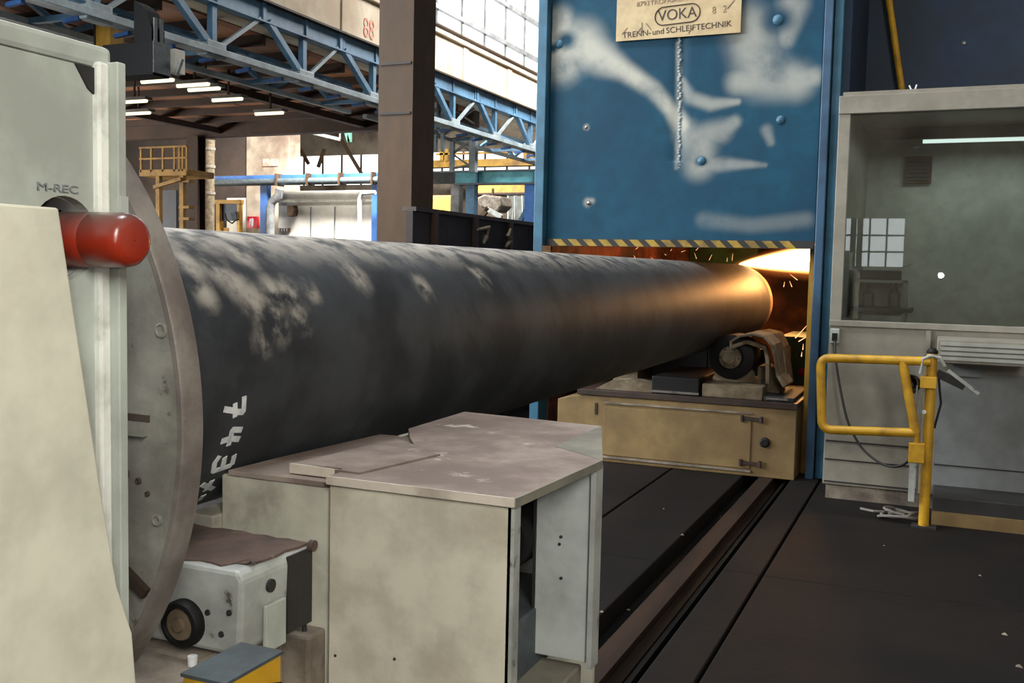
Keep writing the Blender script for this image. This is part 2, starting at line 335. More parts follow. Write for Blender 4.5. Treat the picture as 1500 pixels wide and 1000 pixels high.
B(-12.7, -12.3, 8, 44, 7.74, 7.78).build('handrail', M_dbrown, win)
for y in range(9, 44, 2): B(-12.5, -12.46, y-.02, y+.02, 7.62, 7.75).build('rail_post', M_dbrown, win)

# crane girders, each a lattice of two planes
def girder(y0, y1, nodes, tops, label):
    g = thing('crane_girder', (-12, (y0+y1)/2, 5.1), label, 'girder', 'lattice crane girders')
    m = B(-12.02, -11.98, y0, y1, 6.02, 6.36); m.build('web_plate', M_truss, g)
    B(-12.16, -11.84, y0, y1, 6.36, 6.40).build('top_flange', M_dbrown, g)
    B(-12.10, -11.90, y0, y1, 6.0, 6.03).build('lower_flange', M_truss, g)
    B(-12.16, -11.86, y0, y1, 5.12, 5.24).build('bottom_chord', M_chord, g, .01)
    for y in nodes:
        B(-12.07, -11.95, y-.06, y+.06, 5.24, 6.02).build('vertical', M_truss, g)
        B(-12.12, -11.90, y-.26, y+.26, 5.08, 5.36).build('gusset', M_chord, g, .02)
        MB().bar((-12, y, 5.2), (-13.4, y, 5.2), .09, .09).build('cross_brace', M_truss, g)
        MB().bar((-12, y, 5.24), (-13.4, y, 5.78), .07, .07).build('cross_brace', M_truss, g)
    for y in tops:
        B(-12.06, -11.94, y-.05, y+.05, 6.0, 6.36).build('stiffener', M_truss, g)
        for yn in nodes:
            if abs(yn-y) < 1.7:
                MB().bar((-11.97, y+(.12 if yn > y else -.12), 6.05), (-11.97, yn+(-.1 if yn > y else .1), 5.26), .12 if yn > y else .07, .12 if yn > y else .07).build('diagonal', M_truss if yn > y else M_chord, g)
    y = y0+.66
    while y < y1:
        B(-12.05, -11.95, y-.025, y+.025, 6.03, 6.36).build('stiffener', M_truss, g); y += 1.335
    # rear plane
    B(-13.46, -13.34, y0, y1, 5.14, 5.24).build('bottom_chord', M_chord, g)
    B(-13.46, -13.34, y0, y1, 5.74, 5.84).build('rear_top_chord', M_truss, g)
    for k in range(int((y1-y0)/1.335)):
        a = y0+k*1.335
        MB().bar((-13.4, a, 5.2 if k % 2 else 5.78), (-13.4, a+1.335, 5.78 if k % 2 else 5.2), .09, .09).build('diagonal', M_truss, g)
    # small brackets that carry the bay roof
    y = y0+1
    while y < y1:
        MB().bar((-12.05, y, 5.09), (-12.36, y, 5.06), .07, .06).build('bracket', M_bblue, g); y += 1.0
    return g
girder(8.4, 20.9, [8.95, 11.65, 14.3, 17.0, 19.67], [10.3, 13.0, 15.7, 18.3, 20.6], 'blue lattice crane girder left of the dark brown column')
girder(21.6, 34.0, [23.66, 26.3, 29.0, 31.7], [22.4, 25.05, 27.75, 30.4, 33.0], 'blue lattice crane girder right of the dark brown column')

# brown boarded roof of the side bay
rf = struct('ceiling_side_bay', B(-33, -12.76, 6.5, 26.9, 6.11, 6.2), M_purlin, 'brown boarded roof of the low side bay')
bd = None
for iy, y in enumerate([6.6+1.45*k for k in range(14)]):
    for ix in range(13):
        x = -12.8-1.55*ix
        if bd is None:
            bd = B(x-1.53, x, y, y+1.42, 6.05, 6.11).build('board', M_wood, rf)
            bx0, by0 = x, y
        else:
            c = bd.copy(); COL.objects.link(c); c.location = bd.location+Vector((x-bx0, y-by0, random.uniform(-.012, .012)))
for y in [6.6+1.45*k for k in range(14)]:
    B(-33, -12.76, y-.09, y+.05, 5.86, 6.05).build('purlin', M_purlin, rf)
for x in (-16.5, -22, -27.5): B(x-.12, x+.12, 6.6, 26.5, 5.68, 5.86).build('rafter', M_purlin, rf)
B(-33, -12.76, 26.5, 26.9, 5.6, 6.12).build('end_beam', M_purlin, rf)

# far gable end of the side bay, with the far hall behind it
yE = 30.0
def pr(px0, py0, px1, py1, y):  # rectangle at depth y
    a = at(px0, py0, y=y); b = at(px1, py1, y=y); return min(a.x, b.x), max(a.x, b.x), min(a.z, b.z), max(a.z, b.z)
x0, x1, z0, z1 = pr(312, 150, 424, 345, yE)
we = struct('wall_end', B(-33, x1, yE, yE+.6, 0, 9.3), M_soot, 'sooty concrete end wall of the side bay')
xp = at(362, 250, y=yE).x; B(xp, x1+.02, yE-.06, yE+.62, 2.1, 9.2).build('pale_pier', M_conc2, we, .03)
B(xp-.9, x1, yE-.03, yE, 0, at(340, 290, y=yE).z).build('white_dado', M_wwall, we)
x0, x1, z0, z1 = pr(408, 282, 556, 352, 29.2)
wh = struct('wall_low', B(x0, x1+.2, 29.2, 29.35, 0, z1+.05), M_wwall, 'low whitewashed partition wall in the far bay')
for px in (455, 490): 
    a = at(px, 320, y=29.18); B(a.x-.015, a.x+.015, 29.17, 29.2, 0, z1-.5).build('joint', M_grey, wh)
a = at(430, 295, y=29.18); B(x0, x1, 29.14, 29.2, a.z-.04, a.z+.04).build('rail', M_cream2, wh)
# far hall: back wall with a bright glazed band, corrugated roof strips
fw = struct('wall_far', B(-40, 6, 43.6, 44, 0, 5.55).box(-40, 6, 43.6, 44, 7.05, 12), M_conc2, 'far wall of the hall')
w3 = struct('window_3', B(-40, 6, 43.8, 43.85, 5.55, 7.05), E_sky, 'bright window band in the far wall')
for k in range(40): B(-40+k*1.15, -39.92+k*1.15, 43.7, 43.78, 5.55, 7.05).build('mullion', M_dbrown, w3)
fr = struct('ceiling_far', B(-40, -12.76, 26.95, 44, 9.3, 9.4), M_conc2, 'grey roof over the far bay')
for k in range(12): B(-40, -12.76, 29.2+k*1.25, 29.42+k*1.25, 9.0, 9.3).build('purlin', M_dbrown, fr)

# dark steel column between the girders
colm = thing('steel_column', (-5.2, 9.2, 0), 'tall dark brown steel column standing behind the big pipe', 'column')
B(-5.42, -5.02, 9.0, 9.05, 0, 11.6).build('front_flange', M_dbrown, colm)
B(-5.42, -5.02, 9.42, 9.47, 0, 11.6).build('rear_flange', M_dbrown, colm)
B(-5.06, -5.02, 9.05, 9.42, 0, 11.6).build('side_plate', M_dbrown, colm)
B(-5.42, -5.38, 9.05, 9.42, 0, 11.6).build('side_plate', M_dbrown, colm)
for z in (3.05, 3.55): B(-5.40, -5.04, 8.985, 9.0, z-.012, z+.012).build('weld_seam', M_barr, colm)
B(-5.6, -4.84, 8.8, 9.67, 0, .06).build('base_plate', M_dbrown, colm)

# dark barrier along the hall behind the pipe
bar = thing('steel_barrier', (-4.05, 8.9, 0), 'low dark rusty steel barrier between the column and the blue booth', 'barrier')
for k in range(6): B(-4.06, -4.0, 7.2+k*.62, 7.2+k*.62+.61, 0, 1.95).build('panel', M_barr, bar)
B(-4.1, -3.97, 7.2, 10.95, 1.95, 1.985).build('cap_rail', M_brown, bar)
for k in range(5): B(-3.99, -3.95, 7.5+k*.8, 7.56+k*.8, 0, 1.95).build('post', M_brown, bar)
def rag(px, py, pts, label):
    m = MB(); P = [at(a, b, x=-3.94) for a, b in pts]
    m.path(P, [.012+.018*((i*7) % 3)/2 for i in range(len(P))], 7)
    return tag(m.build('rag', M_beige), label, 'rag', 'rags hung on the dark barrier')
rag(0, 0, [(748, 335), (744, 345), (748, 352), (741, 362)], 'pale crumpled rag hanging nearest the blue booth on the barrier')
rag(0, 0, [(700, 336), (716, 333), (712, 347), (708, 357)], 'thin dark rag hung on the barrier beside the pale one')

# ================================================================== FAR BAY THINGS
# blue pipe bridge
pbY = 28.8
bm_ = thing('pipe_bridge', at(450, 262, y=pbY), 'long blue pipe bridge across the far bay left of the column', 'pipe bridge')
zc = at(450, 263, y=pbY).z; xa = at(312, 263, y=pbY).x; xb = at(560, 263, y=pbY).x
B(xa, xb, pbY-.1, pbY+.1, zc+.02, zc+.17).build('beam', M_bblue, bm_)
MB().tube((xa, pbY-.2, zc-.08), (xb, pbY-.2, zc-.08), .12, 14).build('pipe', M_slate, bm_)
for px in (405, 450, 497, 545):
    a = at(px, 263, y=pbY-.3); B(a.x-.03, a.x+.03, pbY-.36, pbY+.1, zc-.22, zc+.19).build('clamp', M_dbrown, bm_)
a = at(389, 300, y=pbY); B(a.x-.14, a.x+.14, pbY-.12, pbY+.12, 0, zc+.02).build('support_post', M_bblue, bm_)
a = at(551, 300, y=pbY); B(a.x-.1, a.x+.1, pbY-.12, pbY+.12, 0, zc+.02).build('support_post', M_bblue, bm_)
m = MB(); P = [at(*p, y=28.4) for p in ((410, 277), (408, 287), (398, 296), (396, 308), (396, 360))]; m.path(P, .15, 14)
tag(m.build('drain_pipe', M_grey), 'grey bent drain pipe beside the blue bridge post', 'pipe')
m = MB(); P = [at(*p, y=28.3) for p in ((550, 282), (531, 283), (527, 290), (527, 306), (527, 420))]; P.append(Vector((P[-1].x, 28.3, 0))); m.path(P, .07, 12)
tag(m.build('steam_pipe', M_wwall), 'white elbowed pipe at the right end of the white wall', 'pipe')
# red extinguisher sign
ys_ = yE-.16
x0, x1, z0, z1 = pr(362, 317, 377, 334, ys_)
sg = thing('extinguisher_sign', ((x0+x1)/2, ys_, z0), 'small red square fire extinguisher sign on the end wall', 'sign')
B(x0, x1, ys_, yE-.06, z0, z1).build('sign_plate', M_red, sg)
xm = (x0+x1)/2; MB().prism([(xm-.03, z0+.06), (xm+.05, z0+.06), (xm+.06, z1-.1), (xm, z1-.05), (xm-.05, z1-.14)], 'y', ys_-.015, ys_).build('bottle_symbol', M_white, sg)
MB().bar((xm-.10, ys_-.01, z0+.09), (xm-.08, ys_-.01, z1-.07), .02, .035).build('hose_symbol', M_white, sg)
# yellow gate frame with a loop of cable
x0, x1, z0, z1 = pr(319, 293, 353, 345, 29.4)
yf = thing('yellow_door_frame', ((x0+x1)/2, 29.4, 0), 'yellow framed opening with a hanging hose left of the red sign', 'frame')
B(x0, x0+.16, 29.3, 29.5, 0, z1).build('post', M_yel2, yf); B(x1-.1, x1, 29.3, 29.5, 0, z1).build('post', M_yel2, yf)
B(x0-.05, x1+.05, 29.28, 29.52, z1-.14, z1).build('lintel', M_yel2, yf)
B(x0+.16, x1-.1, 29.44, 29.48, z1-.75, z1-.14).build('dark_panel', M_navy, yf)
B(x0+.16, x0+.46, 29.42, 29.46, 0, z1-1.0).build('lower_panel', M_yel2, yf)
m = MB(); P = [at(*p, y=29.25) for p in ((329, 312), (332, 322), (340, 327), (348, 320), (345, 310))]; m.path(P, .03, 8); m.build('hose', M_cable, yf)
# far bright opening seen through the frame
x0, x1, z0, z1 = pr(328, 309, 350, 340, 29.7)
# yellow stair platform
yp = 23.0
x0, x1, z0, z1 = pr(204, 252, 273, 340, yp)
pf = thing('yellow_platform', ((x0+x1)/2, yp, 0), 'yellow steel access platform with railings in the dim bay', 'platform')
B(x0, x1, yp, yp+1.2, z1-.12, z1+.06).build('deck', M_yel2, pf)
zb = at(240, 215, y=yp).z
for px in (206, 221, 238, 255, 262, 267, 273):
    a = at(px, 240, y=yp); B(a.x-.03, a.x+.03, yp, yp+.06, z1, zb).build('baluster', M_yel2, pf)
for z in (zb-.03, (zb+z1)/2): B(x0, x1, yp-.01, yp+.05, z, z+.05).build('handrail', M_yel2, pf)
for px in (227, 262):
    a = at(px, 300, y=yp); B(a.x-.07, a.x+.07, yp+.1, yp+.24, 0, z1-.1).build('leg', M_yel2, pf)
P = [at(*p, y=yp) for p in ((226, 274), (266, 262))]; MB().bar(P[0], P[1], .1, .1).build('brace', M_yel2, pf)
for py in (265, 303, 320):
    a = at(270, py, y=yp); B(a.x-.25, a.x+.12, yp+.05, yp+.3, a.z-.04, a.z+.04).build('step', M_yel2, pf)
B(at(229, 300, y=yp+1).x, at(258, 300, y=yp+1).x, yp+1.0, yp+1.1, 0, at(240, 274, y=yp).z).build('dark_recess_panel', M_navy, pf)
# brown steel and grey columns left of the end wall
a = at(287, 260, y=26.5); c1 = thing('rust_column', (a.x, 26.5, 0), 'rust brown steel column beside the yellow platform', 'column')
B(a.x-.24, a.x+.24, 26.3, 26.34, 0, 5.6).build('flange', M_purlin, c1); B(a.x-.24, a.x+.24, 26.66, 26.7, 0, 5.6).build('flange', M_purlin, c1); B(a.x-.03, a.x+.03, 26.34, 26.66, 0, 5.6).build('web', M_purlin, c1)
a = at(307, 260, y=27.5); zt = at(307, 205, y=27.5).z
c2 = thing('flue_pipe', (a.x, 27.5, 0), 'grey patched flue pipe standing right of the rust column', 'flue')
MB().path([(a.x, 27.5, 0), (a.x, 27.5, zt-.6), (a.x+.02, 27.5, zt)], .17, 14).build('pipe', M_beige, c2)
for z in (zt-.3, zt-.9, zt-1.8): MB().tube((a.x, 27.5, z-.05), (a.x, 27.5, z+.05), .2, 14).build('collar', M_bed, c2)
# dark box and vents on the white wall
x0, x1, z0, z1 = pr(423, 301, 432, 317, 29.0); MB().prism([(x0, z0), (x1-.05, z0+.03), (x1, (z0+z1)/2), (x1-.03, z1), (x0, z1)], 'y', 28.9, 29.2).build('wall_lamp', M_dbrown, label='small dark lamp box on the corner of the whitewashed wall', cat='lamp')
x0, x1, z0, z1 = pr(407, 334, 423, 339, 29.1)
v = thing('wall_vent', ((x0+x1)/2, 29.15, z0), 'small dark slotted vent low on the whitewashed wall', 'vent'); B(x0, x1, 29.12, 29.2, z0, z1).build('frame', M_dbrown, v)
for k in range(4): B(x0+.02+k*(x1-x0)/4.2, x0+.06+k*(x1-x0)/4.2, 29.1, 29.13, z0+.01, z1-.01).build('slat', M_grey, v)
x0, x1, z0, z1 = pr(386, 233, 408, 243, yE-.05); B(x0, x1, yE-.1, yE-.06, z0, z1).build('wall_plaque', M_redn, label='faded reddish plaque on the sooty end wall', cat='plaque')
# mint green roof brace, far yellow crane, lattice mast
br_ = thing('roof_brace', at(512, 208, y=33), 'mint green V shaped roof brace above the pipe bridge', 'brace')
for p in ((493, 172), (513, 172)): MB().bar(at(512, 208, y=33), at(*p, y=33)+Vector((0, 0, .6)), .13, .13).build('strut', M_mint, br_)
b2_ = MB().bar(at(410, 183, y=32.5), at(498, 204, y=32.5), .12, .12).bar(at(498, 204, y=32.5), at(498, 204, y=32.5)+Vector((0, 0, 3.12)), .05, .05).build('sloping_pipe', M_greyc, label='thin white sloping pipe under the far roof', cat='pipe')
for i, (a, b) in enumerate((((500, 205), (530, 255)), ((440, 218), (452, 240)), ((475, 218), (466, 245)))):
    MB().bar(at(*a, y=36), at(*b, y=36), .12, .12).build('roof_strut', M_dbrown, label=['long dark sloping strut crossing the far windows', 'short dark strut left in the far windows', 'short dark strut right of its twin in the far windows'][i], cat='strut', group='dark struts across the far windows')
yk = 38
cr = thing('far_crane', at(720, 248, y=yk), 'far yellow overhead crane bridge in front of the bright windows', 'crane')
a = at(600, 241, y=yk); b = at(800, 236, y=yk); B(a.x, b.x, yk, yk+.5, b.z-.15, b.z+.15).build('bridge_beam', M_yel2, cr)
for px in (648, 655, 770, 780):
    p = at(px, 236, y=yk); B(p.x-.08, p.x+.08, yk-.1, yk+.1, p.z, p.z+.5).build('post', M_yel2, cr)
for px in (612, 790):
    p = at(px, 240, y=yk); B(p.x-.2, p.x+.2, yk+.05, yk+.45, 0, p.z).build('end_leg', M_slate, cr)
B(at(640, 231, y=yk).x, at(800, 231, y=yk).x, yk-.1, yk-.02, at(700, 226, y=yk).z, at(700, 224, y=yk).z+.03).build('handrail', M_yel2, cr)
# turquoise beam bay right of the column
yt = 27.5
tb = thing('turquoise_beam', at(720, 260, y=yt), 'turquoise steel beam on blue posts between the column and the booth', 'beam')
x0, x1, z0, z1 = pr(668, 253, 800, 267, yt); B(x0, x1, yt-.05, yt+.05, z0, z1).build('web', M_turq, tb)
B(x0-1, x1, yt-.16, yt+.16, z1, z1+.05).build('top_flange', M_slate, tb); B(x0, x1, yt-.16, yt+.16, z0-.05, z0).build('bottom_flange', M_slate, tb)
x2 = at(632, 260, y=yt).x; B(x2, x0, yt-.05, yt+.05, z0, z1).build('grey_web', M_slate, tb)
for px in (701, 785):
    p = at(px, 260, y=yt); B(p.x-.03, p.x+.03, yt-.15, yt-.05, z0, z1).build('stiffener', M_teal, tb)
for px, m_ in ((691, M_truss), (782, M_bblue), (669, M_grey)):
    p = at(px, 300, y=yt); w = .25 if px == 782 else .14; B(p.x-w, p.x+w, yt-.14, yt+.14, 0, z0-.05).build('post', m_, tb)
a = at(760, 328, y=yt); MB().bar((a.x, yt, a.z), at(775, 300, y=yt), .12, .12).build('brace', M_truss, tb)
yh = thing('yellow_girder', at(735, 278, y=30.5), 'yellow crane girder hanging below the turquoise beam', 'girder')
x0, x1, z0, z1 = pr(696, 271, 778, 282, 30.5); B(x0, x1, 30.4, 30.8, z0, z1).build('beam', M_yel2, yh); B(x0, x1, 30.35, 30.85, z0-.06, z0).build('flange', M_brown, yh)
p = at(746, 300, y=30.5); B(p.x-.02, p.x+.02, 30.4, 30.44, p.z-1, z0).build('hoist_rope', M_greyc, yh)
# lattice mast
lm = thing('lattice_mast', at(675, 260, y=26), 'pale lattice mast rising above the turquoise beam', 'mast')
pa = [at(px, 252, y=26) for px in (662, 693)]; pt = [at(px, 110, y=26) for px in (662, 693)]
for k in (0, 1): MB().bar(pa[k], (pa[k].x, 26, 5.1), .12 if k == 0 else .2, .12 if k == 0 else .2).build('leg', M_chord, lm)
zz = [pa[0].z+.1+k*.42 for k in range(5)]
for k in range(4):
    MB().bar((pa[0].x, 26, zz[k]), (pa[1].x, 26, zz[k+1] if k % 2 else zz[k]+.1), .06, .06).build('lacing', M_grey, lm)
    MB().bar((pa[1].x, 26, zz[k]), (pa[0].x, 26, zz[k+1]), .05, .05).build('lacing', M_grey, lm)
for px, q in ((638, 'left'), (649, 'right')):
    p = at(px, 190, y=25); B(p.x-.05, p.x+.05, 24.95, 25.05, p.z-.6, 6.08).build('hanger_rod', M_chord, label='thin pale hanger rod next to the dark column, %s of two' % q, cat='rod', group='hanger rods beside the column')
# heap of grabs and scrap below the yellow girder
hp = thing('grab_bucket', at(722, 320, y=29), 'brown clamshell grab hanging below the yellow girder', 'grab bucket')
P = [at(*p, y=29) for p in ((703, 292), (716, 286), (742, 289), (744, 302), (734, 312), (712, 305))]
MB().prism([(p.x, p.z) for p in P], 'y', 28.6, 29.4).build('shell', M_bed, hp, .06)
MB().bar(at(712, 305, y=28.6), at(735, 318, y=28.6), .14, .14).build('arm', M_greyc, hp); MB().bar(at(705, 318, y=28.6), at(716, 304, y=28.6), .14, .14).build('arm', M_dbrown, hp)
MB().bar(at(722, 287, y=29), at(722, 276, y=29), .06, .06).build('link', M_dbrown, hp)
x0, x1, z0, z1 = pr(632, 286, 664, 310, 31); B(x0-1, x1, 31, 31.3, 0, z1).build('ochre_crate', M_yel2, label='ochre crate stack seen just right of the column', cat='crate', bevel=.04)
x0, x1, z0, z1 = pr(745, 284, 784, 330, 32); 
tp = thing('plastic_sheet', ((x0+x1)/2, 32, 0), 'wrinkled pale plastic sheet hanging behind the grab', 'sheet')
m = MB(); n = 14; vv = []; ff = []
for i in range(n+1):
    x = x0+(x1-x0)*i/n; 
    for z in (0, z1*.5, z1): vv.append((x, 32+.12*math.sin(i*1.7+z), z-.08*abs(math.sin(i*.9))*(z == z1)))
for i in range(n):
    for k in (0, 1): ff.append((i*3+k, i*3+3+k, i*3+4+k, i*3+1+k))
m.add(vv, ff); o = m.build('sheet', M_greyc, tp); so = o.modifiers.new('s', 'SOLIDIFY'); so.thickness = .02

# lamps under the side bay roof
lamps = [(209, 117, 'nearest the black trolley'), (233, 121, 'just right of the black trolley'), (285, 127, 'in front of the two staggered ones'), (301, 133, 'second of the row of three'), (335, 148, 'right end of the row of three'), (197, 151, 'upper of the two dim ones by the white housing'), (203, 168, 'lower of the two dim ones by the white housing'), (396, 168, 'right at the dark end beam')]
lamp0 = None
for px, py, w in lamps:
    p = at(px, py, z=5.3)
    if lamp0 is None:
        lamp0 = thing('strip_lamp', p, '', 'lamp', 'strip lamps under the bay roof')
        kids = [B(p.x-.45, p.x+.45, p.y-.12, p.y+.12, p.z+.06, p.z+.13).build('housing', M_grey, lamp0),
                MB().tube((p.x-.43, p.y-.05, p.z+.03), (p.x+.43, p.y-.05, p.z+.03), .045, 10).build('tube', E_lamp, lamp0),
                B(p.x-.02, p.x+.02, p.y-.02, p.y+.02, p.z+.13, 6.08).build('hanger', M_dbrown, lamp0)]
        L0 = lamp0
    else:
        L0 = lamp0.copy(); COL.objects.link(L0); L0.location = p; L0['_w'] = tuple(p)
        for k in kids: c = k.copy(); COL.objects.link(c); c.parent = L0
    L0['label'] = 'strip lamp under the brown roof, '+w

# crane trolley hanging at the girder, upper left
ty = 11.0
tr = thing('crane_trolley', at(205, 110, y=ty), 'black crane trolley with a slate blue end box below the girder', 'trolley')
x0, x1, z0, z1 = pr(150, 66, 224, 109, ty); B(x0, x1, ty, ty+.33, z0, z1).build('body', M_pitch, tr, .01)
B(x1, x1+.012, ty, ty+.335, z0+.03, z1).build('end_box', M_slate, tr, .004)
P = [at(*p, y=ty+.1) for p in ((200, 66), (200, 2), (210, 8), (218, 16), (226, 42), (226, 66))]
MB().prism([(p.x, p.z) for p in P], 'y', ty+.05, ty+.3).build('fin', M_pitch, tr)
for k_ in (.08, .2): B(P[4].x, P[4].x+.02, ty+.0+k_, ty+.06+k_, P[5].z, P[3].z-.1).build('guide_strip', M_slate, tr)
x0, x1, z0, z1 = pr(245, 72, 257, 106, ty+.6); B(x0, x1, ty+.6, ty+.8, z0, z1).build('sheave_cover', M_wwall, tr)
B(x0-.5, x0, ty+.33, ty+.7, z0, z0+.1).build('sheave_arm', M_dark, tr)
MB().bar(at(258, 110, y=ty+.5), at(266, 86, y=ty+.5), .05, .05).build('rope', M_greyc, tr)
x0, x1, z0, z1 = pr(137, 33, 161, 70, 12.4); yb = thing('yellow_hook_block', ((x0+x1)/2, 12.4, z0), 'yellow block on the girder above the white housing', 'block')
B(x0, x1, 12.4, 12.7, z0, z1).build('body', M_yel2, yb, .01); B(x0+.02, x0+.05, 12.38, 12.4, z0, z1).build('edge_strip', M_brown, yb)

# ================================================================== BLUE GRINDING BOOTH
DY = 7.6
# door leaf with dust wiped over it
door = thing('lift_door', (-1.95, DY+.05, 1.73), 'large blue sheet steel lift door with grey dust smears', 'door')
DX0, DX1, DZ0, DZ1 = -2.985, -.885, 1.735, 4.6
caps = [  # px, py, radius of soft dust strokes, weight
    [(818, 30, 18), (822, 60, 26), (822, 92, 26)], [(825, 60, 28), (850, 66, 30), (880, 84, 20), (915, 104, 12), (955, 130, 10), (982, 160, 9), (998, 184, 12)],
    [(1005, 195, 16), (1022, 215, 22), (1022, 238, 20)], [(1015, 200, 14), (1055, 192, 14), (1075, 178, 8)], [(1025, 240, 12), (1085, 240, 6), (1120, 241, 3)],
    [(992, 62, 3), (993, 120, 4), (993, 180, 5), (990, 245, 3)], [(996, 118, 6), (1010, 142, 8), (1040, 152, 8), (1080, 148, 4)],
    [(1092, 40, 28), (1108, 80, 30), (1118, 105, 30)], [(1082, 118, 16), (1130, 112, 26), (1165, 118, 22), (1190, 112, 12)], [(1160, 8, 18), (1150, 60, 10)],
    [(1122, 190, 7), (1128, 208, 5)], [(1030, 322, 10), (1100, 330, 9), (1180, 322, 10)], [(860, 296, 6), (866, 294, 4)], [(858, 186, 4), (859, 187, 3)]]
capw = [[(lambda a: (a.x, a.z, r*7.6*1.2/F))(at(px, py, y=DY)) for px, py, r in c] for c in caps]
holes = [(at(px, py, y=DY), r) for px, py, r in ((828, 58, .085), (1140, 28, .11), (1026, 236, .045), (808, 70, .05))]
DW = [.95, .92, .62, .5, .5, .6, .55, .6, .62, .55, .4, .22, .7, .7]
def dust(x, z):
    best = 0
    for c, wt in zip(capw, DW):
        for (ax, az, ar), (bx, bz, br) in zip(c[:-1], c[1:]):
            dx, dz = bx-ax, bz-az; t = max(0, min(1, ((x-ax)*dx+(z-az)*dz)/(dx*dx+dz*dz+1e-9)))
            d = math.hypot(x-ax-dx*t, z-az-dz*t); r = ar+(br-ar)*t
            v = 1-max(0, min(1, (d/r-.2)/1.35)); best = max(best, wt*v*v*(3-2*v))
    for p, r in holes:
        d = math.hypot((x-p.x)*.8, z-p.z); best *= max(0, min(1, (d/r-.35)/.8))
    return best
NX, NZ = 210, 250
vv = []; ff = []; dv = []
for j in range(NZ+1):
    for i in range(NX+1):
        x = DX0+(DX1-DX0)*i/NX; z = DZ0+(DZ1-DZ0)*j/NZ
        dent = .012*math.exp(-((x+1.93)/.05)**2)*(1 if z > 2.35 else 0)+.006*math.sin(x*3.1)*math.sin(z*2.7)
        vv.append((x, DY+.02+dent, z)); dv.append(dust(x, z))
for j in range(NZ):
    for i in range(NX): a = j*(NX+1)+i; ff.append((a, a+1, a+NX+2, a+NX+1))
m = MB(); m.add(vv, ff, True)
off = Vector(door['_w']); me = bpy.data.meshes.new('door_skin'); me.from_pydata([Vector(v)-off for v in vv], [], ff)
at_ = me.attributes.new('dust', 'FLOAT', 'POINT'); at_.data.foreach_set('value', dv)
for p in me.polygons: p.use_smooth = True
me.materials.append(M_blue); sk = bpy.data.objects.new('door_skin', me); COL.objects.link(sk); sk.parent = door
B(DX0, DX1, DY+.06, DY+.12, DZ0, DZ1).build('door_frame', M_blue2, door)
# welded centre seam, bolts, hazard strip
random.seed(11)
sm = MB(); z = 2.30
while z < 3.3:
    x = -1.913-(z-2.366)*.031+random.uniform(-.008, .008); sm.lathe((x, DY+.026, z), (0, -1, 0), [(0, .012), (.005, .009), (.007, .001)], 7); z += random.uniform(.012, .03)
sm.build('weld_seam', M_chord, door)
for px, py, r in ((858, 186, .014), (1139, 28, .032), (1143, 175, .028), (1027, 235, .028), (861, 297, .016), (818, 64, .03)):
    p = at(px, py, y=DY); b = MB().lathe((p.x, DY+.03, p.z), (0, -1, 0), [(0, r*1.3), (.012, r*1.2), (.02, r*.9), (.026, r*.3), (.027, .0005)], 18).build('bolt', M_teal if r > .02 else M_bright, door)
hz = B(DX0, DX1, DY-.005, DY+.05, DZ0-.045, DZ0+.012).build('hazard_strip', M_blk, door)
k = 0; x = DX0+.06
while x < DX1-.15:
    MB().prism([(x, DZ0+.01), (x+.07, DZ0+.01), (x+.125, DZ0-.043), (x+.055, DZ0-.043)], 'y', DY-.008, DY-.005).build('stripe', M_hazy, hz); x += .128
# sign on the door
sx0, sx1, sz0 = -2.437, -1.474, 3.28
sign = thing('maker_sign', ((sx0+sx1)/2, DY, sz0), 'cream maker sign with VOKA in an oval on the blue door', 'sign')
B(sx0, sx1, DY-.012, DY+.0, sz0, sz0+.56).build('sign_plate', M_sign, sign)
ty_ = DY-.0135; rt = (R(90), 0, 0); sxm = (sx0+sx1)/2
def words(items, z, size, m_, rot, sx):
    for w_, cx in items: text('lettering', w_, m_, sign, (sxm+cx, ty_, sz0+z+cx*.035), size, (R(90), R(rot), 0), sx)
words((('TRENN-', -.315), ('und', -.145), ('SCHLEIFTECHNIK', .165)), .055, .062, M_ink, -2, 1.03)
words((('VOKA', 0),), .168, .115, M_ink, -2.5, .95)
words((('8793', -.27), ('TROFAIACH', -.07), ('AUSTRIA', .22)), .278, .05, M_ink2, -2.5, 1.05)
words((('Manufacturer', -.25),), .338, .045, M_ink2, -2, 1.1)
words((('8', .28), ('2', .36)), .165, .075, M_ink2, 0, .8)
m = MB(); P = []
for i in range(41):
    t = 2*math.pi*i/40; cx = .105 if math.cos(t) > 0 else -.105
    P.append((sxm+cx+.068*math.cos(t), ty_-.001, sz0+.168+.068*math.sin(t)+(cx+.068*math.cos(t))*.04))
m.path(P, .0042, 6, cap=False).build('oval_border', M_ink, sign)
for a, b in (((.05, .05), (.09, .10)), ((.20, .09), (.17, .05)), ((.21, .05), (.205, .13)), ((.24, .12), (.28, .07)), ((.60, .06), (.57, .02)), ((.86, .18), (.91, .24))):
    MB().bar((sx0+a[0], ty_, sz0+a[1]), (sx0+b[0], ty_, sz0+b[1]), .006, .003, (0, 1, 0)).build('scratch', M_ink2, sign)

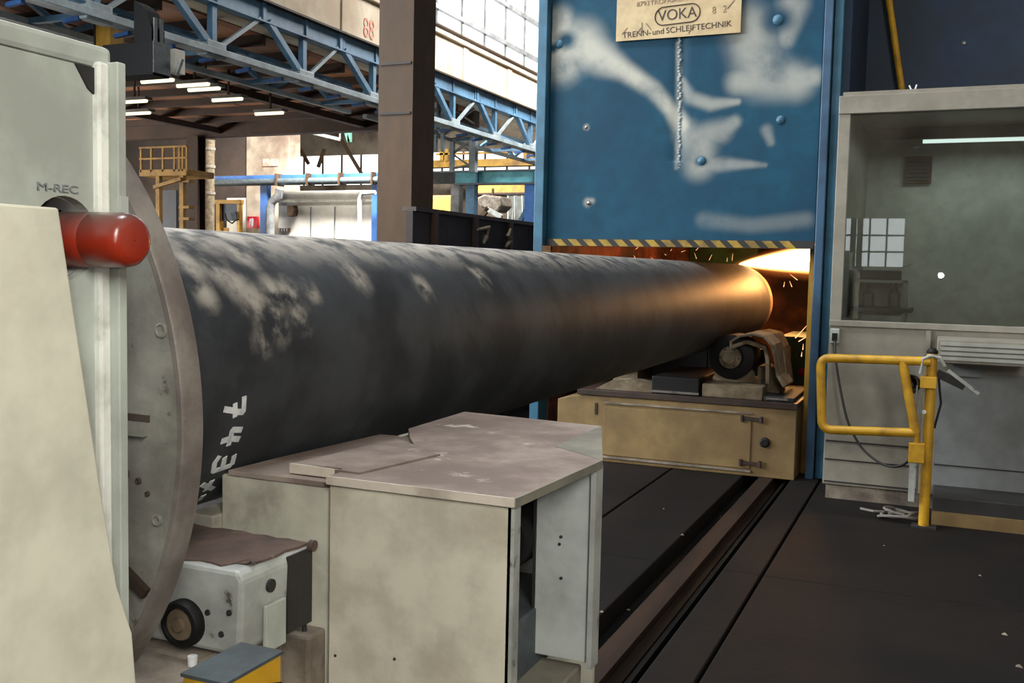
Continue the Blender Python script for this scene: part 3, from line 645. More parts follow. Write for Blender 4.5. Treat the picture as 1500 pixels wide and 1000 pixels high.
# booth frame: posts, header, side wall, lining
bf = thing('booth_frame', (-1.95, DY, 0), 'teal steel door frame of the grinding booth', 'door frame')
B(-3.075, -2.995, DY-.06, DY+.14, 0, 6).build('post', M_teal, bf, .006)
B(-.872, -.812, DY-.06, DY+.14, 0, 6).build('post', M_blue2, bf, .006)
B(-.808, -.745, DY-.01, DY+.14, 0, 6).build('outer_post', M_teal, bf, .006)
B(-3.075, -.745, DY+.13, DY+.3, 4.6, 6).build('header', M_blue2, bf)
B(-.93, -.885, DY+.16, DY+.24, 0, 1.72).build('inner_post', M_yel2, bf)
bo = thing('grinding_booth', (-1.9, 10.5, 0), 'dark walled grinding booth behind the blue lift door', 'booth')
B(-.77, -.70, DY+.14, 13.2, 0, 6).build('side_wall', M_navy, bo)
B(-.80, -.77, DY+.3, 13.2, 0, 6).build('lining', M_booth, bo)
B(-3.08, -3.02, DY+.15, 13.2, 0, 6).build('side_wall', M_navy, bo)
B(-3.02, -2.99, DY+.15, 13.2, 0, 6).build('lining', M_booth, bo)
B(-3.08, -.70, 13.2, 13.3, 0, 6).build('rear_wall', M_booth, bo)
B(-3.08, -.70, DY+.3, 13.3, 6, 6.1).build('roof', M_navy, bo)
# inside the booth
def inbox(name, px0, py0, px1, py1, y, d, m, label, cat, parts=()):
    x0, x1, z0, z1 = pr(px0, py0, px1, py1, y); t = thing(name, ((x0+x1)/2, y+d/2, z0), label, cat)
    B(x0, x1, y, y+d, z0, z1).build('body', m, t, .01); return t, (x0, x1, z0, z1)
t, q = inbox('green_machine', 1142, 497, 1200, 640, 8.84, .85, M_green, 'green machine box standing inside the booth by the right post', 'machine box')
B(q[0], q[1], 8.82, 9.70, q[3], q[3]+.03).build('lid', M_green, t); B(q[0]+.06, q[0]+.1, 8.82, 8.84, 0, q[3]-.05).build('trim', M_yel2, t)
B(q[0]+.02, q[1]-.02, 8.88, 9.6, 0, q[2]).build('foot', M_dark, t)
p = at(1175, 545, y=8.8); MB().lathe((p.x, 8.84, p.z), (0, -1, 0), [(0, .035), (.03, .035), (.045, .02), (.048, .001)], 14).build('indicator', M_red, t)
bh = thing('glow_baffle', (-2.2, 9.0, 0), 'added dark light-blocking bulkhead under the pipe behind the ochre stand', 'baffle')  # added to block the red spark glow under the pipe
for k in range(3): B(-2.96+k*.52, -2.96+k*.52+.51, 8.95, 9.0, 0, .82).build('panel', M_dark, bh)
B(-2.96, -1.40, 8.93, 9.02, .80, .835).build('cap', M_dark, bh)
t = thing('yellow_cross_beam', (-2.4, 12.4, 1.8), 'yellow and rust cross beam glowing above the pipe inside the booth', 'beam')
for i, (px0, px1, mm) in enumerate(((862, 903, M_yel2), (903, 925, M_booth), (925, 955, M_yel2), (955, 1010, M_booth), (1010, 1110, M_green))):
    x0, x1, z0, z1 = pr(px0, 358, px1, 386, 11.9); B(x0, x1, 11.9, 12.2, 1.35, 2.05).build('segment', mm, t)

# ================================================================== THE BIG PIPE
PX, PZ, PR = -1.88, 1.217, .37
PE = 9.95
pipe = thing('steel_pipe', (PX, 5.6, PZ-PR), 'huge dark scaled steel pipe running into the blue booth', 'pipe')
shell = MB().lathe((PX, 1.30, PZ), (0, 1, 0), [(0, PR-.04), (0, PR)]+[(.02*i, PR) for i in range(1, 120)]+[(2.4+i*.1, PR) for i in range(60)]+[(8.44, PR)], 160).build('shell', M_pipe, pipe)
# worn-off mill scale: pale flakes near the faceplate; light from above painted along the crown
flk = [(70.7, 2.04, .06), (69, 2.19, .06), (67, 2.39, .06), (49, 1.864, .05), (45.6, 1.953, .055), (55.5, 2.097, .05), (38.8, 1.98, .055), (30.9, 2.015, .06), (35.3, 2.112, .045), (33.5, 2.176, .05), (35, 2.276, .035), (21.9, 2.071, .05), (23.6, 2.179, .045), (14.4, 1.996, .035), (34.4, 1.85, .04), (35.7, 2.921, .05), (44.4, 2.559, .06), (45.1, 3.425, .06)]
vals = []
for v in shell.data.vertices:
    th = math.atan2(v.co.z-PR, v.co.x); y = v.co.y+5.6
    b = 0
    for a_, y_, r_ in flk:
        d = math.hypot((th-R(a_))*PR*.8, (y-y_))/r_
        b = max(b, .75*max(0, 1-max(0, d-.35)/.9))
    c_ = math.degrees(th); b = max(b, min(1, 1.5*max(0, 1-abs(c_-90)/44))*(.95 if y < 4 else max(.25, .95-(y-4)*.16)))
    vals.append(b)
sa = shell.data.attributes.new('scale_and_crown_light', 'FLOAT', 'POINT'); sa.data.foreach_set('value', vals)
MB().lathe((PX, 9.74, PZ), (0, 1, 0), [(0, PR), (.10, PR), (.17, PR-.004), (.205, PR-.016), (.21, PR-.03), (.21, PR-.05), (-.1, PR-.05)], 128).build('ground_end', M_pipeend, pipe)
MB().lathe((PX, 1.30, PZ), (0, 1, 0), [(0, PR-.04), (8.4, PR-.04)], 64).build('bore', M_dark, pipe)
strokes = [[(-8.7, 1.844), (-10.1, 1.884)], [(-7.1, 1.881), (-12.6, 1.888)], [(-10.5, 1.885), (-11.1, 1.916), (-5.1, 1.913)], [(-21.5, 1.86), (-21.1, 1.891), (-22.3, 1.928)], [(-24.1, 1.893), (-17.5, 1.889), (-18.3, 1.926)], [(-35.5, 1.883), (-31.1, 1.869), (-28.0, 1.876)], [(-34.0, 1.911), (-29.3, 1.899)], [(-34.7, 1.947), (-29.4, 1.934)], [(-35.5, 1.883), (-35.2, 1.91), (-34.7, 1.947)], [(-42.0, 1.875), (-48.2, 1.948)], [(-47.8, 1.916), (-41.1, 1.907)], [(-57.3, 1.95), (-51.9, 1.935)]]
groups = [strokes[0:3], strokes[3:5], strokes[5:9], strokes[9:11], strokes[11:12]]
for g in groups:
    m = MB()
    for s_ in g:
        pts = []
        for (a0, y0), (a1, y1) in zip(s_[:-1], s_[1:]):
            for k in range(5): t = k/4; pts.append((a0+(a1-a0)*t, y0+(y1-y0)*t))
        vs_ = []; n = len(pts)
        for i, (a, y) in enumerate(pts):
            a0, y0 = pts[max(i-1, 0)]; a1, y1 = pts[min(i+1, n-1)]
            du = R(a1-a0)*PR; dv_ = y1-y0; l = math.hypot(du, dv_) or 1
            nu, nv = -dv_/l, du/l
            w = .0075
            for sgn in (-1, 1):
                aa = R(a)+sgn*nu*w/PR; yy = y+sgn*nv*w
                for rr in (PR-.001, PR+.0015): vs_.append((PX+rr*math.cos(aa), yy, PZ+rr*math.sin(aa)))
        fs = [(0, 2, 3, 1), tuple(4*(n-1)+q for q in (0, 1, 3, 2))]
        for i in range(n-1):
            b = 4*i; fs += [(b+1, b+3, b+7, b+5), (b, b+4, b+6, b+2), (b, b+1, b+5, b+4), (b+2, b+6, b+7, b+3)]
        m.add(vs_, fs)
    m.build('chalk_mark', M_white, pipe)
    
# sparks from the abrasive wheel at the pipe's far end
ft = thing('spark_stream', (-1.45, 9.9, 1.5), 'blinding white orange stream of grinding sparks at the pipe end', 'sparks')
def cone(scale, n=22):
    prof = [(0, .003), (.08, .022), (.2, .055), (.35, .088), (.52, .112), (.72, .128), (.95, .13), (1.0, .12), (1.02, .001)]
    return [(h*.98, r*scale) for h, r in prof]
d = (Vector((-.92, 9.86, 1.665))-Vector((-1.83, 9.86, 1.585))).normalized()
def flame_volume(name, half, x0, strength, cin, cout, edge0):
    v = bpy.data.materials.new(name); v.use_nodes = True; N = v.node_tree.nodes; L = v.node_tree.links; N.remove(N['Principled BSDF'])
    tc = N.new('ShaderNodeTexCoord'); sp = N.new('ShaderNodeSeparateXYZ'); L.new(tc.outputs['Object'], sp.inputs[0])
    def mth(op, a, b=None):
        n = N.new('ShaderNodeMath'); n.operation = op
        for i, q in enumerate((a, b)):
            if q is None: continue
            if isinstance(q, (int, float)): n.inputs[i].default_value = q
            else: L.new(q, n.inputs[i])
        return n.outputs[0]
    rad = mth('SQRT', mth('ADD', mth('MULTIPLY', sp.outputs['Y'], sp.outputs['Y']), mth('MULTIPLY', sp.outputs['Z'], sp.outputs['Z'])))
    lim = mth('MULTIPLY', mth('POWER', mth('MAXIMUM', sp.outputs['X'], .0005), .62), half)
    f = mth('DIVIDE', rad, lim)
    mr = N.new('ShaderNodeMapRange'); mr.interpolation_type = 'SMOOTHSTEP'; mr.inputs['From Min'].default_value = edge0; mr.inputs['From Max'].default_value = 1
    mr.inputs['To Min'].default_value = 1; mr.inputs['To Max'].default_value = 0; L.new(f, mr.inputs['Value'])
    mx = N.new('ShaderNodeMix'); mx.data_type = 'RGBA'; L.new(mr.outputs[0], mx.inputs['Factor']); mx.inputs['A'].default_value = cout; mx.inputs['B'].default_value = cin
    em = N.new('ShaderNodeEmission'); L.new(mx.outputs['Result'], em.inputs[0]); L.new(mth('MULTIPLY', mr.outputs[0], strength), em.inputs[1])
    L.new(em.outputs[0], N['Material Output'].inputs['Volume'])
    prof = [(x, half*x**.62*1.03) for x in (.0005, .01, .04, .09, .16, .26, .4, .55, .72, .9, 1.0)]+[(1.02, .001)]
    o = MB().lathe(x0, (1, 0, 0), prof, 28).build(name, v, ft)
    for q in o.data.vertices: q.co -= Vector(x0)-Vector(ft['_w'])
    o.location = Vector(x0)-Vector(ft['_w']); o.rotation_euler = (0, -math.atan2(d.z, d.x), 0)
    return o
flame_volume('core', .200, (-1.85, 9.86, 1.590), 130, (1, .72, .34, 1), (1, .40, .08, 1), .30)
flame_volume('glow', .27, (-1.93, 9.86, 1.572), 5, (1, .40, .08, 1), (1, .20, .03, 1), .0)
pl = bpy.data.lights.new('spark_light', 'POINT'); pl.energy = 60; pl.color = (1, .36, .07); pl.shadow_soft_size = .12
po = bpy.data.objects.new('spark_light', pl); COL.objects.link(po); po.location = (-1.30, 9.80, 1.62)
random.seed(5)
m = MB()
def streak(px, py, y, l, ang, r=.004):
    p = at(px, py, y=y); dd = Vector((math.cos(ang), random.uniform(-.3, .3), math.sin(ang)))*l; m.tube(p, p+dd, r, 5, r*.3)
for i in range(13): streak(random.uniform(930, 1075), random.uniform(364, 384), random.uniform(9.4, 10.6), random.uniform(.02, .07), random.uniform(.3, 2.6), .002)
for px, py, l, a in ((1148, 420, .05, 1.4), (1160, 420, .06, 2.0), (1168, 410, .09, 2.5), (1165, 495, .16, .9), (1170, 500, .14, .6), (1183, 480, .1, .4), (1176, 512, .05, 1.5), (1174, 522, .04, 1.5), (1040, 517, .03, .8), (1176, 581, .012, .2)): streak(px, py, 8.65 if py > 490 else 9.9, l, a)
m.build('spark_streaks', E_spark, ft)

# ================================================================== FAR ROLLER STAND (ochre)
cy = 7.44
rs = thing('roller_stand', (-1.87, 7.9, 0), 'ochre steel roller stand with a door in front of the booth', 'roller stand')
MB().prism([(-2.79, 0.0), (-.935, 0.0), (-.935, .52), (-2.55, .52), (-2.66, .505), (-2.79, .47)], 'y', cy, 8.75).build('body', M_ochre, rs, .006)
B(-2.40, -1.255, cy-.012, cy, .055, .44).build('door', M_ochre, rs, .004)
B(-2.62, -.93, cy-.02, 8.78, .52, .565).build('top_plate', M_brown, rs, .004)
for z in (.43, .10):
    h = B(-1.32, -1.18, cy-.03, cy-.012, z-.012, z+.012).build('hinge', M_brown, rs)
    for x in (-1.32, -1.18): MB().tube((x, cy-.025, z-.024), (x, cy-.025, z+.024), .014, 10).build('hinge_knuckle', M_brown, h)
MB().lathe((-1.152, cy, .262), (0, -1, 0), [(0, .038), (.02, .036), (.03, .024), (.03, .001)], 20).build('lock_knob', M_black, rs)
B(-2.475, -2.455, cy-.008, cy, .37, .46).build('slot', M_brown, rs)
MB().bar((-2.4, cy-.014, .47), (-1.25, cy-.014, .47), .012, .012).build('seam_strip', M_bed, rs)
MB().bar((-2.6, cy-.014, .04), (-1.25, cy-.014, .04), .012, .016).build('seam_strip', M_bed, rs)
# things on its top
MB().prism([(-2.50, .565), (-2.02, .565), (-2.02, .62), (-2.22, .655), (-2.36, .64)], 'y', 7.5, 7.9).build('ramp_block', M_beige, rs)
B(-2.03, -1.66, 7.46, 8.4, .565, .70).build('slide_block', M_black, rs, .01)
B(-2.03, -1.66, 7.45, 7.458, .575, .592).build('bright_strip', M_bright, rs)
B(-1.64, -1.19, 7.47, 8.3, .565, .665).build('bearing_plate', M_beige, rs, .008)
B(-1.18, -.96, 7.46, 8.4, .565, .60).build('slide_plate', M_dark, rs, .006)
B(-1.16, -1.0, 7.45, 7.459, .58, .594).build('bright_strip', M_bright, rs)
MB().prism([(-1.62, .665), (-1.28, .665), (-1.33, .80), (-1.40, .90), (-1.50, .90), (-1.57, .80)], 'y', 7.72, 7.78).build('bearing_bracket', M_beige, rs, .005)
# support roller
RX, RZ, RR = -1.4595, .8615, .170
rl = MB().lathe((RX, 7.62, RZ), (0, 1, 0), [(0, .02), (0, .06), (-.03, .065), (-.03, .09), (0, .095), (.005, .135), (.02, RR), (.32, RR), (.34, .14), (.34, .02)], 40).build('roller', M_black, rs)
MB().lathe((RX, 7.585, RZ), (0, -1, 0), [(0, .085), (.02, .08), (.03, .05), (.05, .045), (.052, .001)], 28).build('hub', M_beige, rl)
for k in range(6):
    a = k*math.pi/3; MB().tube((RX+.066*math.cos(a), 7.56, RZ+.066*math.sin(a)), (RX+.066*math.cos(a), 7.59, RZ+.066*math.sin(a)), .011, 8).build('bolt', M_dark, rl)
# second roller on the pipe's other side
MB().lathe((2*PX-RX, 7.62, RZ), (0, 1, 0), [(0, .02), (0, .12), (.02, RR), (.32, RR), (.34, .14), (.34, .02)], 40).build('roller', M_black, rs)
B(2*PX-RX-.1, 2*PX-RX+.1, 7.66, 7.9, .565, .74).build('bearing_bracket', M_beige, rs)
# bent guard straps over the roller
gs = thing('roller_guard', (-1.2, 7.8, .6), 'beige bent sheet guard arching over the black support roller', 'guard')
def strap(pts, y0, y1, th, name='strap'):
    m = MB(); P = [Vector(p) for p in pts]; n = len(P); vs_ = []
    for i, p in enumerate(P):
        d = (P[min(i+1, n-1)]-P[max(i-1, 0)]).normalized(); nn = Vector((-d.y, d.x))*th/2
        for q in (p-nn, p+nn):
            for y in (y0, y1): vs_.append((q.x, y+.03*math.sin(i*1.1), q.y))
    fs = [(0, 1, 3, 2), tuple(4*(n-1)+k for k in (0, 2, 3, 1))]
    for i in range(n-1):
        b = 4*i; fs += [(b, b+4, b+5, b+1), (b+2, b+3, b+7, b+6), (b, b+2, b+6, b+4), (b+1, b+5, b+7, b+3)]
    m.add(vs_, fs); return m.build(name, M_beige, gs, .006)
gp = [(1073, 511), (1072, 500), (1085, 492), (1105, 489), (1122, 492), (1133, 505), (1138, 530), (1140, 550), (1150, 566)]
gpw = [(at(a, b, y=7.58).x, at(a, b, y=7.58).z) for a, b in gp]
strap(gpw, 7.5, 7.95, .02)
gp2 = [(1100, 488), (1118, 486), (1136, 490), (1146, 508), (1150, 535), (1154, 565)]
strap([(at(a, b, y=7.9).x, at(a, b, y=7.9).z) for a, b in gp2], 7.9, 8.2, .02)
gp3 = [(1076, 507), (1096, 500), (1122, 508), (1127, 524), (1128, 560)]
strap([(at(a, b, y=7.62).x, at(a, b, y=7.62).z) for a, b in gp3], 7.52, 7.6, .03, 'inner_strap')
B(-1.27, -1.10, 7.7, 8.0, .60, .80).build('bracket', M_beige, gs, .01)

# ================================================================== NEAR ROLLER STAND (cream)
ns = thing('roller_stand', (-1.2, 2.4, 0), 'cream steel roller stand with dusty brown top in the foreground', 'roller stand')
Y0 = 1.918
B(-1.273, -.815, Y0, Y0+.018, 0, .9965).build('front_plate', M_cream, ns, .003)
B(-1.598, -1.2755, Y0+.02, Y0+.036, 0, .984).build('front_plate', M_cream2, ns, .003)
B(-1.68, -1.60, Y0-.01, Y0+.5, 0, .885).build('side_step', M_cream2, ns, .004)
MB().prism([(-1.274, Y0-.008), (-.8056, Y0-.008), (-.7775, 2.411), (-.9535, 2.5345), (-.9576, 2.9455), (-1.459, 3.0), (-1.447, 2.596), (-1.37, 2.466), (-1.274, 2.329)], 'z', .9985, 1.017).build('top_plate', M_plate, ns, .002)
B(-1.2755, -.807, Y0-.011, Y0-.0075, .998, 1.0175).build('plate_edge', M_edgep, ns)
MB().prism([(-1.574, Y0+.014), (-1.281, Y0+.014), (-1.281, 2.569), (-1.528, 2.569), (-1.566, 2.12)], 'z', .984, .997).build('low_top_plate', M_plate, ns, .0015)
MB().prism([(-1.418, 1.973), (-1.219, 1.959), (-1.1645, 2.26), (-1.37, 2.3975)], 'z', 1.0, 1.0225).build('cover_plate', M_plate, ns, .0015)
B(-1.418, -1.274, 1.964, 1.974, 1.0, 1.0225).build('cover_plate_edge', M_edgep, ns)
m = MB(); m.add([(-.9535, 2.5345, 1.018), (-.7775, 2.411, 1.017), (-.9576, 2.9455, 1.018), (-.9535, 2.5345, .9985), (-.7775, 2.411, .9985), (-.9576, 2.9455, .91)],
                [(0, 1, 2), (3, 5, 4), (0, 3, 4, 1), (1, 4, 5, 2), (2, 5, 3, 0)]); m.build('bent_corner', M_plate2, ns)
MB().bar((-.8056, Y0-.007, 1.007), (-.7787, 2.411, 1.007), .004, .0205).build('plate_edge', M_plate2, ns)
B(-.825, -.81, Y0, Y0+.034, 0, .997).build('corner_angle', M_greyc, ns)
B(-.9556, -.7946, 2.3975, 2.418, .486, .998).build('rear_plate', M_inner, ns, .002)
B(-.9556, -.9487, 2.3907, 2.4215, .486, .998).build('plate_edge', M_dark, ns)
B(-.798, -.7843, 2.384, 2.4386, .475, .998).build('corner_angle', M_greyc, ns)
B(-1.45, -.959, 2.93, 2.952, 0, .998).build('back_plate', M_cream2, ns)
B(-1.572, -1.555, Y0+.036, 2.56, 0, .983).build('side_plate', M_cream2, ns)
B(-1.465, -1.447, 2.56, 2.95, 0, .998).build('side_plate', M_cream2, ns)
B(-1.28, -.945, 2.67, 2.69, .46, .998).build('inner_plate', M_inner, ns)
B(-1.28, -.945, 2.19, 2.67, .44, .61).build('inner_box', M_slate, ns, .006)
B(-1.25, -.835, 1.94, 2.46, 0, .455).build('pedestal', M_plate2, ns, .006)
for x, z in ((-.884, .788), (-.88, .808), (-.877, .699)): MB().lathe((x, 2.3975, z), (0, -1, 0), [(0, .0045), (.003, .004), (.0035, .0005)], 8).build('bolt', M_dark, ns)
for x, z in ((-1.096, .616), (-1.2535, .596)): MB().lathe((x, Y0, z), (0, -1, 0), [(0, .0035), (.002, .003), (.003, .0004)], 8).build('bolt', M_dark, ns)
nr = MB().lathe((-1.048, 2.343, .794), (0, 1, 0), [(0, .014), (0, .088), (.012, .096), (.192, .096), (.205, .082), (.205, .014)], 40).build('roller', M_black, ns)
MB().lathe((-1.048, 2.343, .794), (0, -1, 0), [(0, .034), (.02, .031), (.022, .001)], 20).build('hub', M_greyc, nr)
MB().tube((-1.048, 2.33, .794), (-1.048, 2.67, .794), .014, 12).build('axle', M_greyc, ns)

# ================================================================== GEARBOX, BED AND BRACKET
gb = thing('gearbox', (-1.45, 1.72, .70), 'chipped grey gearbox with a rusty lid and round dial', 'gearbox')
MB().prism([(-1.64, .70), (-1.28, .70), (-1.274, .716), (-1.268, .86), (-1.28, .8776), (-1.64, .8776)], 'y', 1.6, 1.84).build('body', M_greyc, gb, .010)
m = MB(); random.seed(2); n = 12; vv = []; ff = []
for j in range(7):
    for i in range(n+1):
        x = -1.64+.37*i/n; y = 1.602+.238*j/6
        if j == 0: y += .024*abs(math.sin(i*1.3))+(.04 if i in (n, n-1) else 0)
        if i == n: x -= .010*abs(math.sin(j*2.0))
        vv.append((x, y, .8786+random.uniform(0, .005)))
for j in range(6):
    for i in range(n): a = j*(n+1)+i; ff.append((a, a+1, a+n+2, a+n+1))
m.add(vv, ff); o = m.build('lid', M_rusttop, gb); so = o.modifiers.new('s', 'SOLIDIFY'); so.thickness = .005; so.offset = -1
B(-1.272, -1.2665, 1.752, 1.8415, .70, .87).build('dark_end', M_dark, gb)
B(-1.269, -1.259, 1.668, 1.736, .688, .788).build('cover_plate', M_pale, gb, .002)
k_ = MB().lathe((-1.412, 1.6, .753), (0, -1, 0), [(0, .050), (.016, .050), (.024, .045), (.026, .037), (.019, .034)], 32).build('dial', M_black, gb)
MB().lathe((-1.412, 1.582, .753), (0, -1, 0), [(0, .034), (.003, .032), (.004, .016), (.010, .013), (.0105, .001)], 28).build('dial_face', M_beige, k_)
for x, z in ((-1.355, .782), (-1.30, .79), (-1.32, .742)): MB().lathe((x, 1.6, z), (0, -1, 0), [(0, .007), (.003, .006), (.004, .001)], 8).build('bolt', M_dark, gb)
MB().tube((-1.268, 1.69, .826), (-1.262, 1.69, .826), .014, 12).build('port', M_dark, gb)
MB().tube((-1.268, 1.835, .875), (-1.256, 1.835, .875), .013, 12).build('lid_knob', M_rusttop, gb)
bd_ = thing('machine_bed', (-1.6, 1.7, 0), 'stained machine bed block under the grey gearbox', 'bed')
B(-1.92, -1.35, 1.584, 1.856, 0, .688).build('block', M_bed, bd_, .008)
B(-1.92, -1.285, 1.857, 1.928, 0, .655).build('rear_block', M_bed, bd_, .008)
B(-1.92, -1.325, 1.44, 1.583, 0, .684).build('ledge', M_bed, bd_, .006)
B(-1.92, -1.28, 1.374, 1.44, 0, .664).build('slate_ledge', M_slate, bd_, .004)
m = MB(); m.path([(-1.37, 1.885, .65), (-1.36, 1.885, .70), (-1.345, 1.89, .715), (-1.325, 1.89, .70), (-1.315, 1.885, .65)], .006, 8); m.build('hose', M_cable, bd_)
MB().tube((-1.36, 1.56, .684), (-1.36, 1.56, .704), .010, 12).build('white_stud', M_white, bd_)
bk = thing('hazard_bracket', (-1.15, 1.42, 0), 'slate topped bracket with yellow and black hazard sides', 'bracket')
B(-1.194, -1.102, 1.345, 1.504, 0, .773).build('body', M_yel, bk, .003)
B(-1.197, -1.099, 1.342, 1.507, .773, .779).build('top', M_slate, bk)
for z0 in (.30, .48, .66):
    MB().prism([(-1.194, z0), (-1.102, z0+.06), (-1.102, z0+.11), (-1.194, z0+.05)], 'y', 1.341, 1.345).build('stripe', M_blk, bk)
    MB().prism([(1.345, z0+.06), (1.504, z0+.01), (1.504, z0+.06), (1.345, z0+.11)], 'x', -1.102, -1.0995).build('stripe', M_blk, bk)

# ================================================================== FACEPLATE
fp = thing('faceplate', (PX, 1.34, .5), 'big round grey faceplate clamping the near end of the pipe', 'faceplate')
FR, FY = .72, 1.312
MB().lathe((PX, FY, PZ), (0, 1, 0), [(0, .01), (0, FR-.014)], 160).build('face', M_disc, fp)
MB().lathe((PX, FY, PZ), (0, 1, 0), [(0, FR-.014), (-.003, FR-.012), (-.002, FR-.004), (.004, FR), (.046, FR), (.052, FR-.006), (.052, .375)], 160).build('rim', M_rim, fp)
sl = MB().prism([(-1.88+.15, 1.243), (-1.235, 1.236), (-1.235, 1.224), (-1.88+.15, 1.224)], 'y', FY-.004, FY+.002).build('slot', M_slot, fp)
MB().prism([(-1.88+.15, 1.224), (-1.235, 1.224), (-1.24, 1.20), (-1.88+.15, 1.205)], 'y', FY-.014, FY+.002).build('slot_ledge', M_disc, fp)
MB().bar((-1.31, FY-.004, .972), (-1.24, FY-.004, .925), .02, .016, (0, 1, 0)).build('slot', M_brown, fp)
for x, z, r in ((-1.208, 1.383, .014), (-1.219, 1.056, .011), (-1.30, 1.33, .008), (-1.26, 1.12, .006), (-1.24, 1.10, .005), (-1.29, 1.13, .009)):
    MB().lathe((x, FY, z), (0, -1, 0), [(0, r), (.004, r*.9), (.005, r*.7), (.002, r*.6), (.001, .001)], 14).build('bolt', M_disc if r > .01 else M_slot, fp)

# ================================================================== NEAR HOUSING WITH BEACON
hs = thing('chuck_housing', (-1.6, .8, 0), 'pale grey green machine housing at the left edge', 'machine housing')
HX = -1.1
# side wall with a round opening for the beacon
cyh, czh, rh = 1.012, 1.528, .056
bmh = bmesh.new()
outer = [bmh.verts.new((HX, y, z)) for y, z in ((.3, 0), (1.082, 0), (1.082, 1.765), (.3, 1.765))]
inner = [bmh.verts.new((HX, cyh+rh*math.cos(2*math.pi*k/32), czh+rh*1.02*math.sin(2*math.pi*k/32))) for k in range(32)]
es = [bmh.edges.new((outer[k], outer[(k+1) % 4])) for k in range(4)]+[bmh.edges.new((inner[k], inner[(k+1) % 32])) for k in range(32)]
bmesh.ops.triangle_fill(bmh, use_beauty=True, edges=es)
r_ = bmesh.ops.extrude_face_region(bmh, geom=bmh.faces[:])
bmesh.ops.translate(bmh, vec=(-.02, 0, 0), verts=[e for e in r_['geom'] if isinstance(e, bmesh.types.BMVert)])
bmesh.ops.recalc_face_normals(bmh, faces=bmh.faces)
off = Vector(hs['_w']); 
for v in bmh.verts: v.co -= off
me = bpy.data.meshes.new('side_wall'); bmh.to_mesh(me); bmh.free(); me.materials.append(M_pale)
o = bpy.data.objects.new('side_wall', me); COL.objects.link(o); o.parent = hs
MB().lathe((HX-.02, cyh, czh), (-1, 0, 0), [(0, rh), (.06, rh), (.061, .001)], 32).build('lamp_recess', M_greyc, hs)
B(-2.6, -1.19, .3, 1.08, 0, 1.76).build('inner_body', M_greyc, hs)
B(-2.6, HX+.004, .28, 1.095, 1.765, 1.798).build('top_cap', M_pale, hs, .008)
B(HX-.02, HX+.012, 1.062, 1.082, 0, 1.774).build('worn_edge', M_edge, hs, .004)
B(HX-.02, HX+.026, 1.082, 1.098, 0, 1.776).build('flange', M_pale, hs, .002)
MB().prism([(1.03, 1.765), (1.078, 1.765), (1.082, 1.735), (1.068, 1.725), (1.052, 1.735)], 'x', HX, HX+.004).build('weld_gap', M_dark, hs)
B(HX+.026, HX+.03, 1.083, 1.097, 1.52, 1.59).build('latch_plate', M_greyc, hs)
text('stencil', 'M-REC', M_stamp, hs, (HX+.001, 1.0, 1.594), .015, (R(90), 0, R(90)), 1.6)
# slanted gusset plate, nearer the camera
gx = -1.0; k = gx/-.9
G = [(.820*k, 1.562+.0), (.875*k, 1.5-(1.5-1.24)*k), (.901*k, 1.5-(1.5-1.106)*k), (.925*k, 1.5-(1.5-1.04)*k), (.931*k, 1.5-(1.5-.975)*k), (.95*k, .4), (.95*k, 0), (.3, 0), (.3, 1.562)]
MB().prism(G, 'x', gx-.03, gx).build('gusset', M_warmw, hs, .003)
G2 = [(y+.022 if y > .5 else y, z-.01) for y, z in G]
MB().prism(G2, 'x', gx-.1, gx-.03).build('gusset_backing', M_bed, hs, .003)
bc = thing('warning_beacon', (-1.08, 1.05, 1.49), 'dusty red orange warning beacon lens on the pale housing', 'beacon')
MB().lathe((-1.17, 1.05, 1.527), (1, 0, 0), [(0, .001), (0, .0385), (.04, .039), (.045, .0375), (.05, .039), (.055, .0375), (.06, .039), (.085, .0385), (.088, .037), (.091, .0385), (.138, .0378), (.149, .0355), (.156, .030), (.158, .024), (.157, .001)], 48).build('lens', M_lens, bc)
MB().lathe((-1.18, 1.05, 1.527), (1, 0, 0), [(0, .001), (0, .042), (.03, .042), (.032, .03)], 32).build('base_ring', M_black, bc)
MB().lathe((-1.13, 1.05, 1.527), (1, 0, 0), [(0, .026), (.075, .026), (.09, .018), (.09, .001)], 24).build('bulb_holder', M_lens2, bc)
# ================================================================== OPERATOR CABIN
CY = 6.95
cb = thing('operator_cabin', (.5, 8.0, 0), 'off white operator cabin with a large window', 'cabin')
CX0, CX1 = -.687, 2.0
B(CX0, CX1, CY, CY+.06, .10, 1.17).build('front_panel', M_cabin, cb, .004)
B(CX0, CX0+.075, CY, CY+.06, 1.17, 2.60).build('window_post', M_cabin, cb, .004)
B(CX1-.1, CX1, CY, CY+.06, 1.17, 2.60).build('window_post', M_cabin, cb, .004)
B(CX0, CX1, CY-.012, CY+.06, 2.555, 2.672).build('window_head', M_cabin, cb, .004)
B(CX0, CX1, CY-.018, CY+.06, 1.165, 1.205).build('window_sill', M_cabin, cb, .004)
B(CX0+.075, CX1-.1, CY+.025, CY+.033, 1.2, 2.56).build('window_pane', M_glass, cb)
B(CX0, CX0+.05, CY+.06, 9.05, .1, 2.66).build('side_wall', M_cabin, cb)
B(CX1-.05, CX1, CY+.06, 9.05, .1, 2.66).build('side_wall', M_cabin, cb)
B(CX0, CX1, 9.0, 9.05, .1, 2.66).build('rear_wall', M_intw, cb)
B(CX0+.02, CX1, CY+.02, 9.05, 2.66, 2.70).build('roof', M_cabin, cb)
B(CX0+.05, CX1-.05, CY+.06, 9.0, .1, .14).build('cabin_floor', M_dark, cb)
B(CX0+.02, CX1, CY+.03, 9.05, 0, .1).build('plinth', M_bed, cb)
for z in (.395, .27, .12): B(CX0+.01, -.09, CY-.004, CY, z-.005, z+.005).build('panel_joint', M_dark, cb)
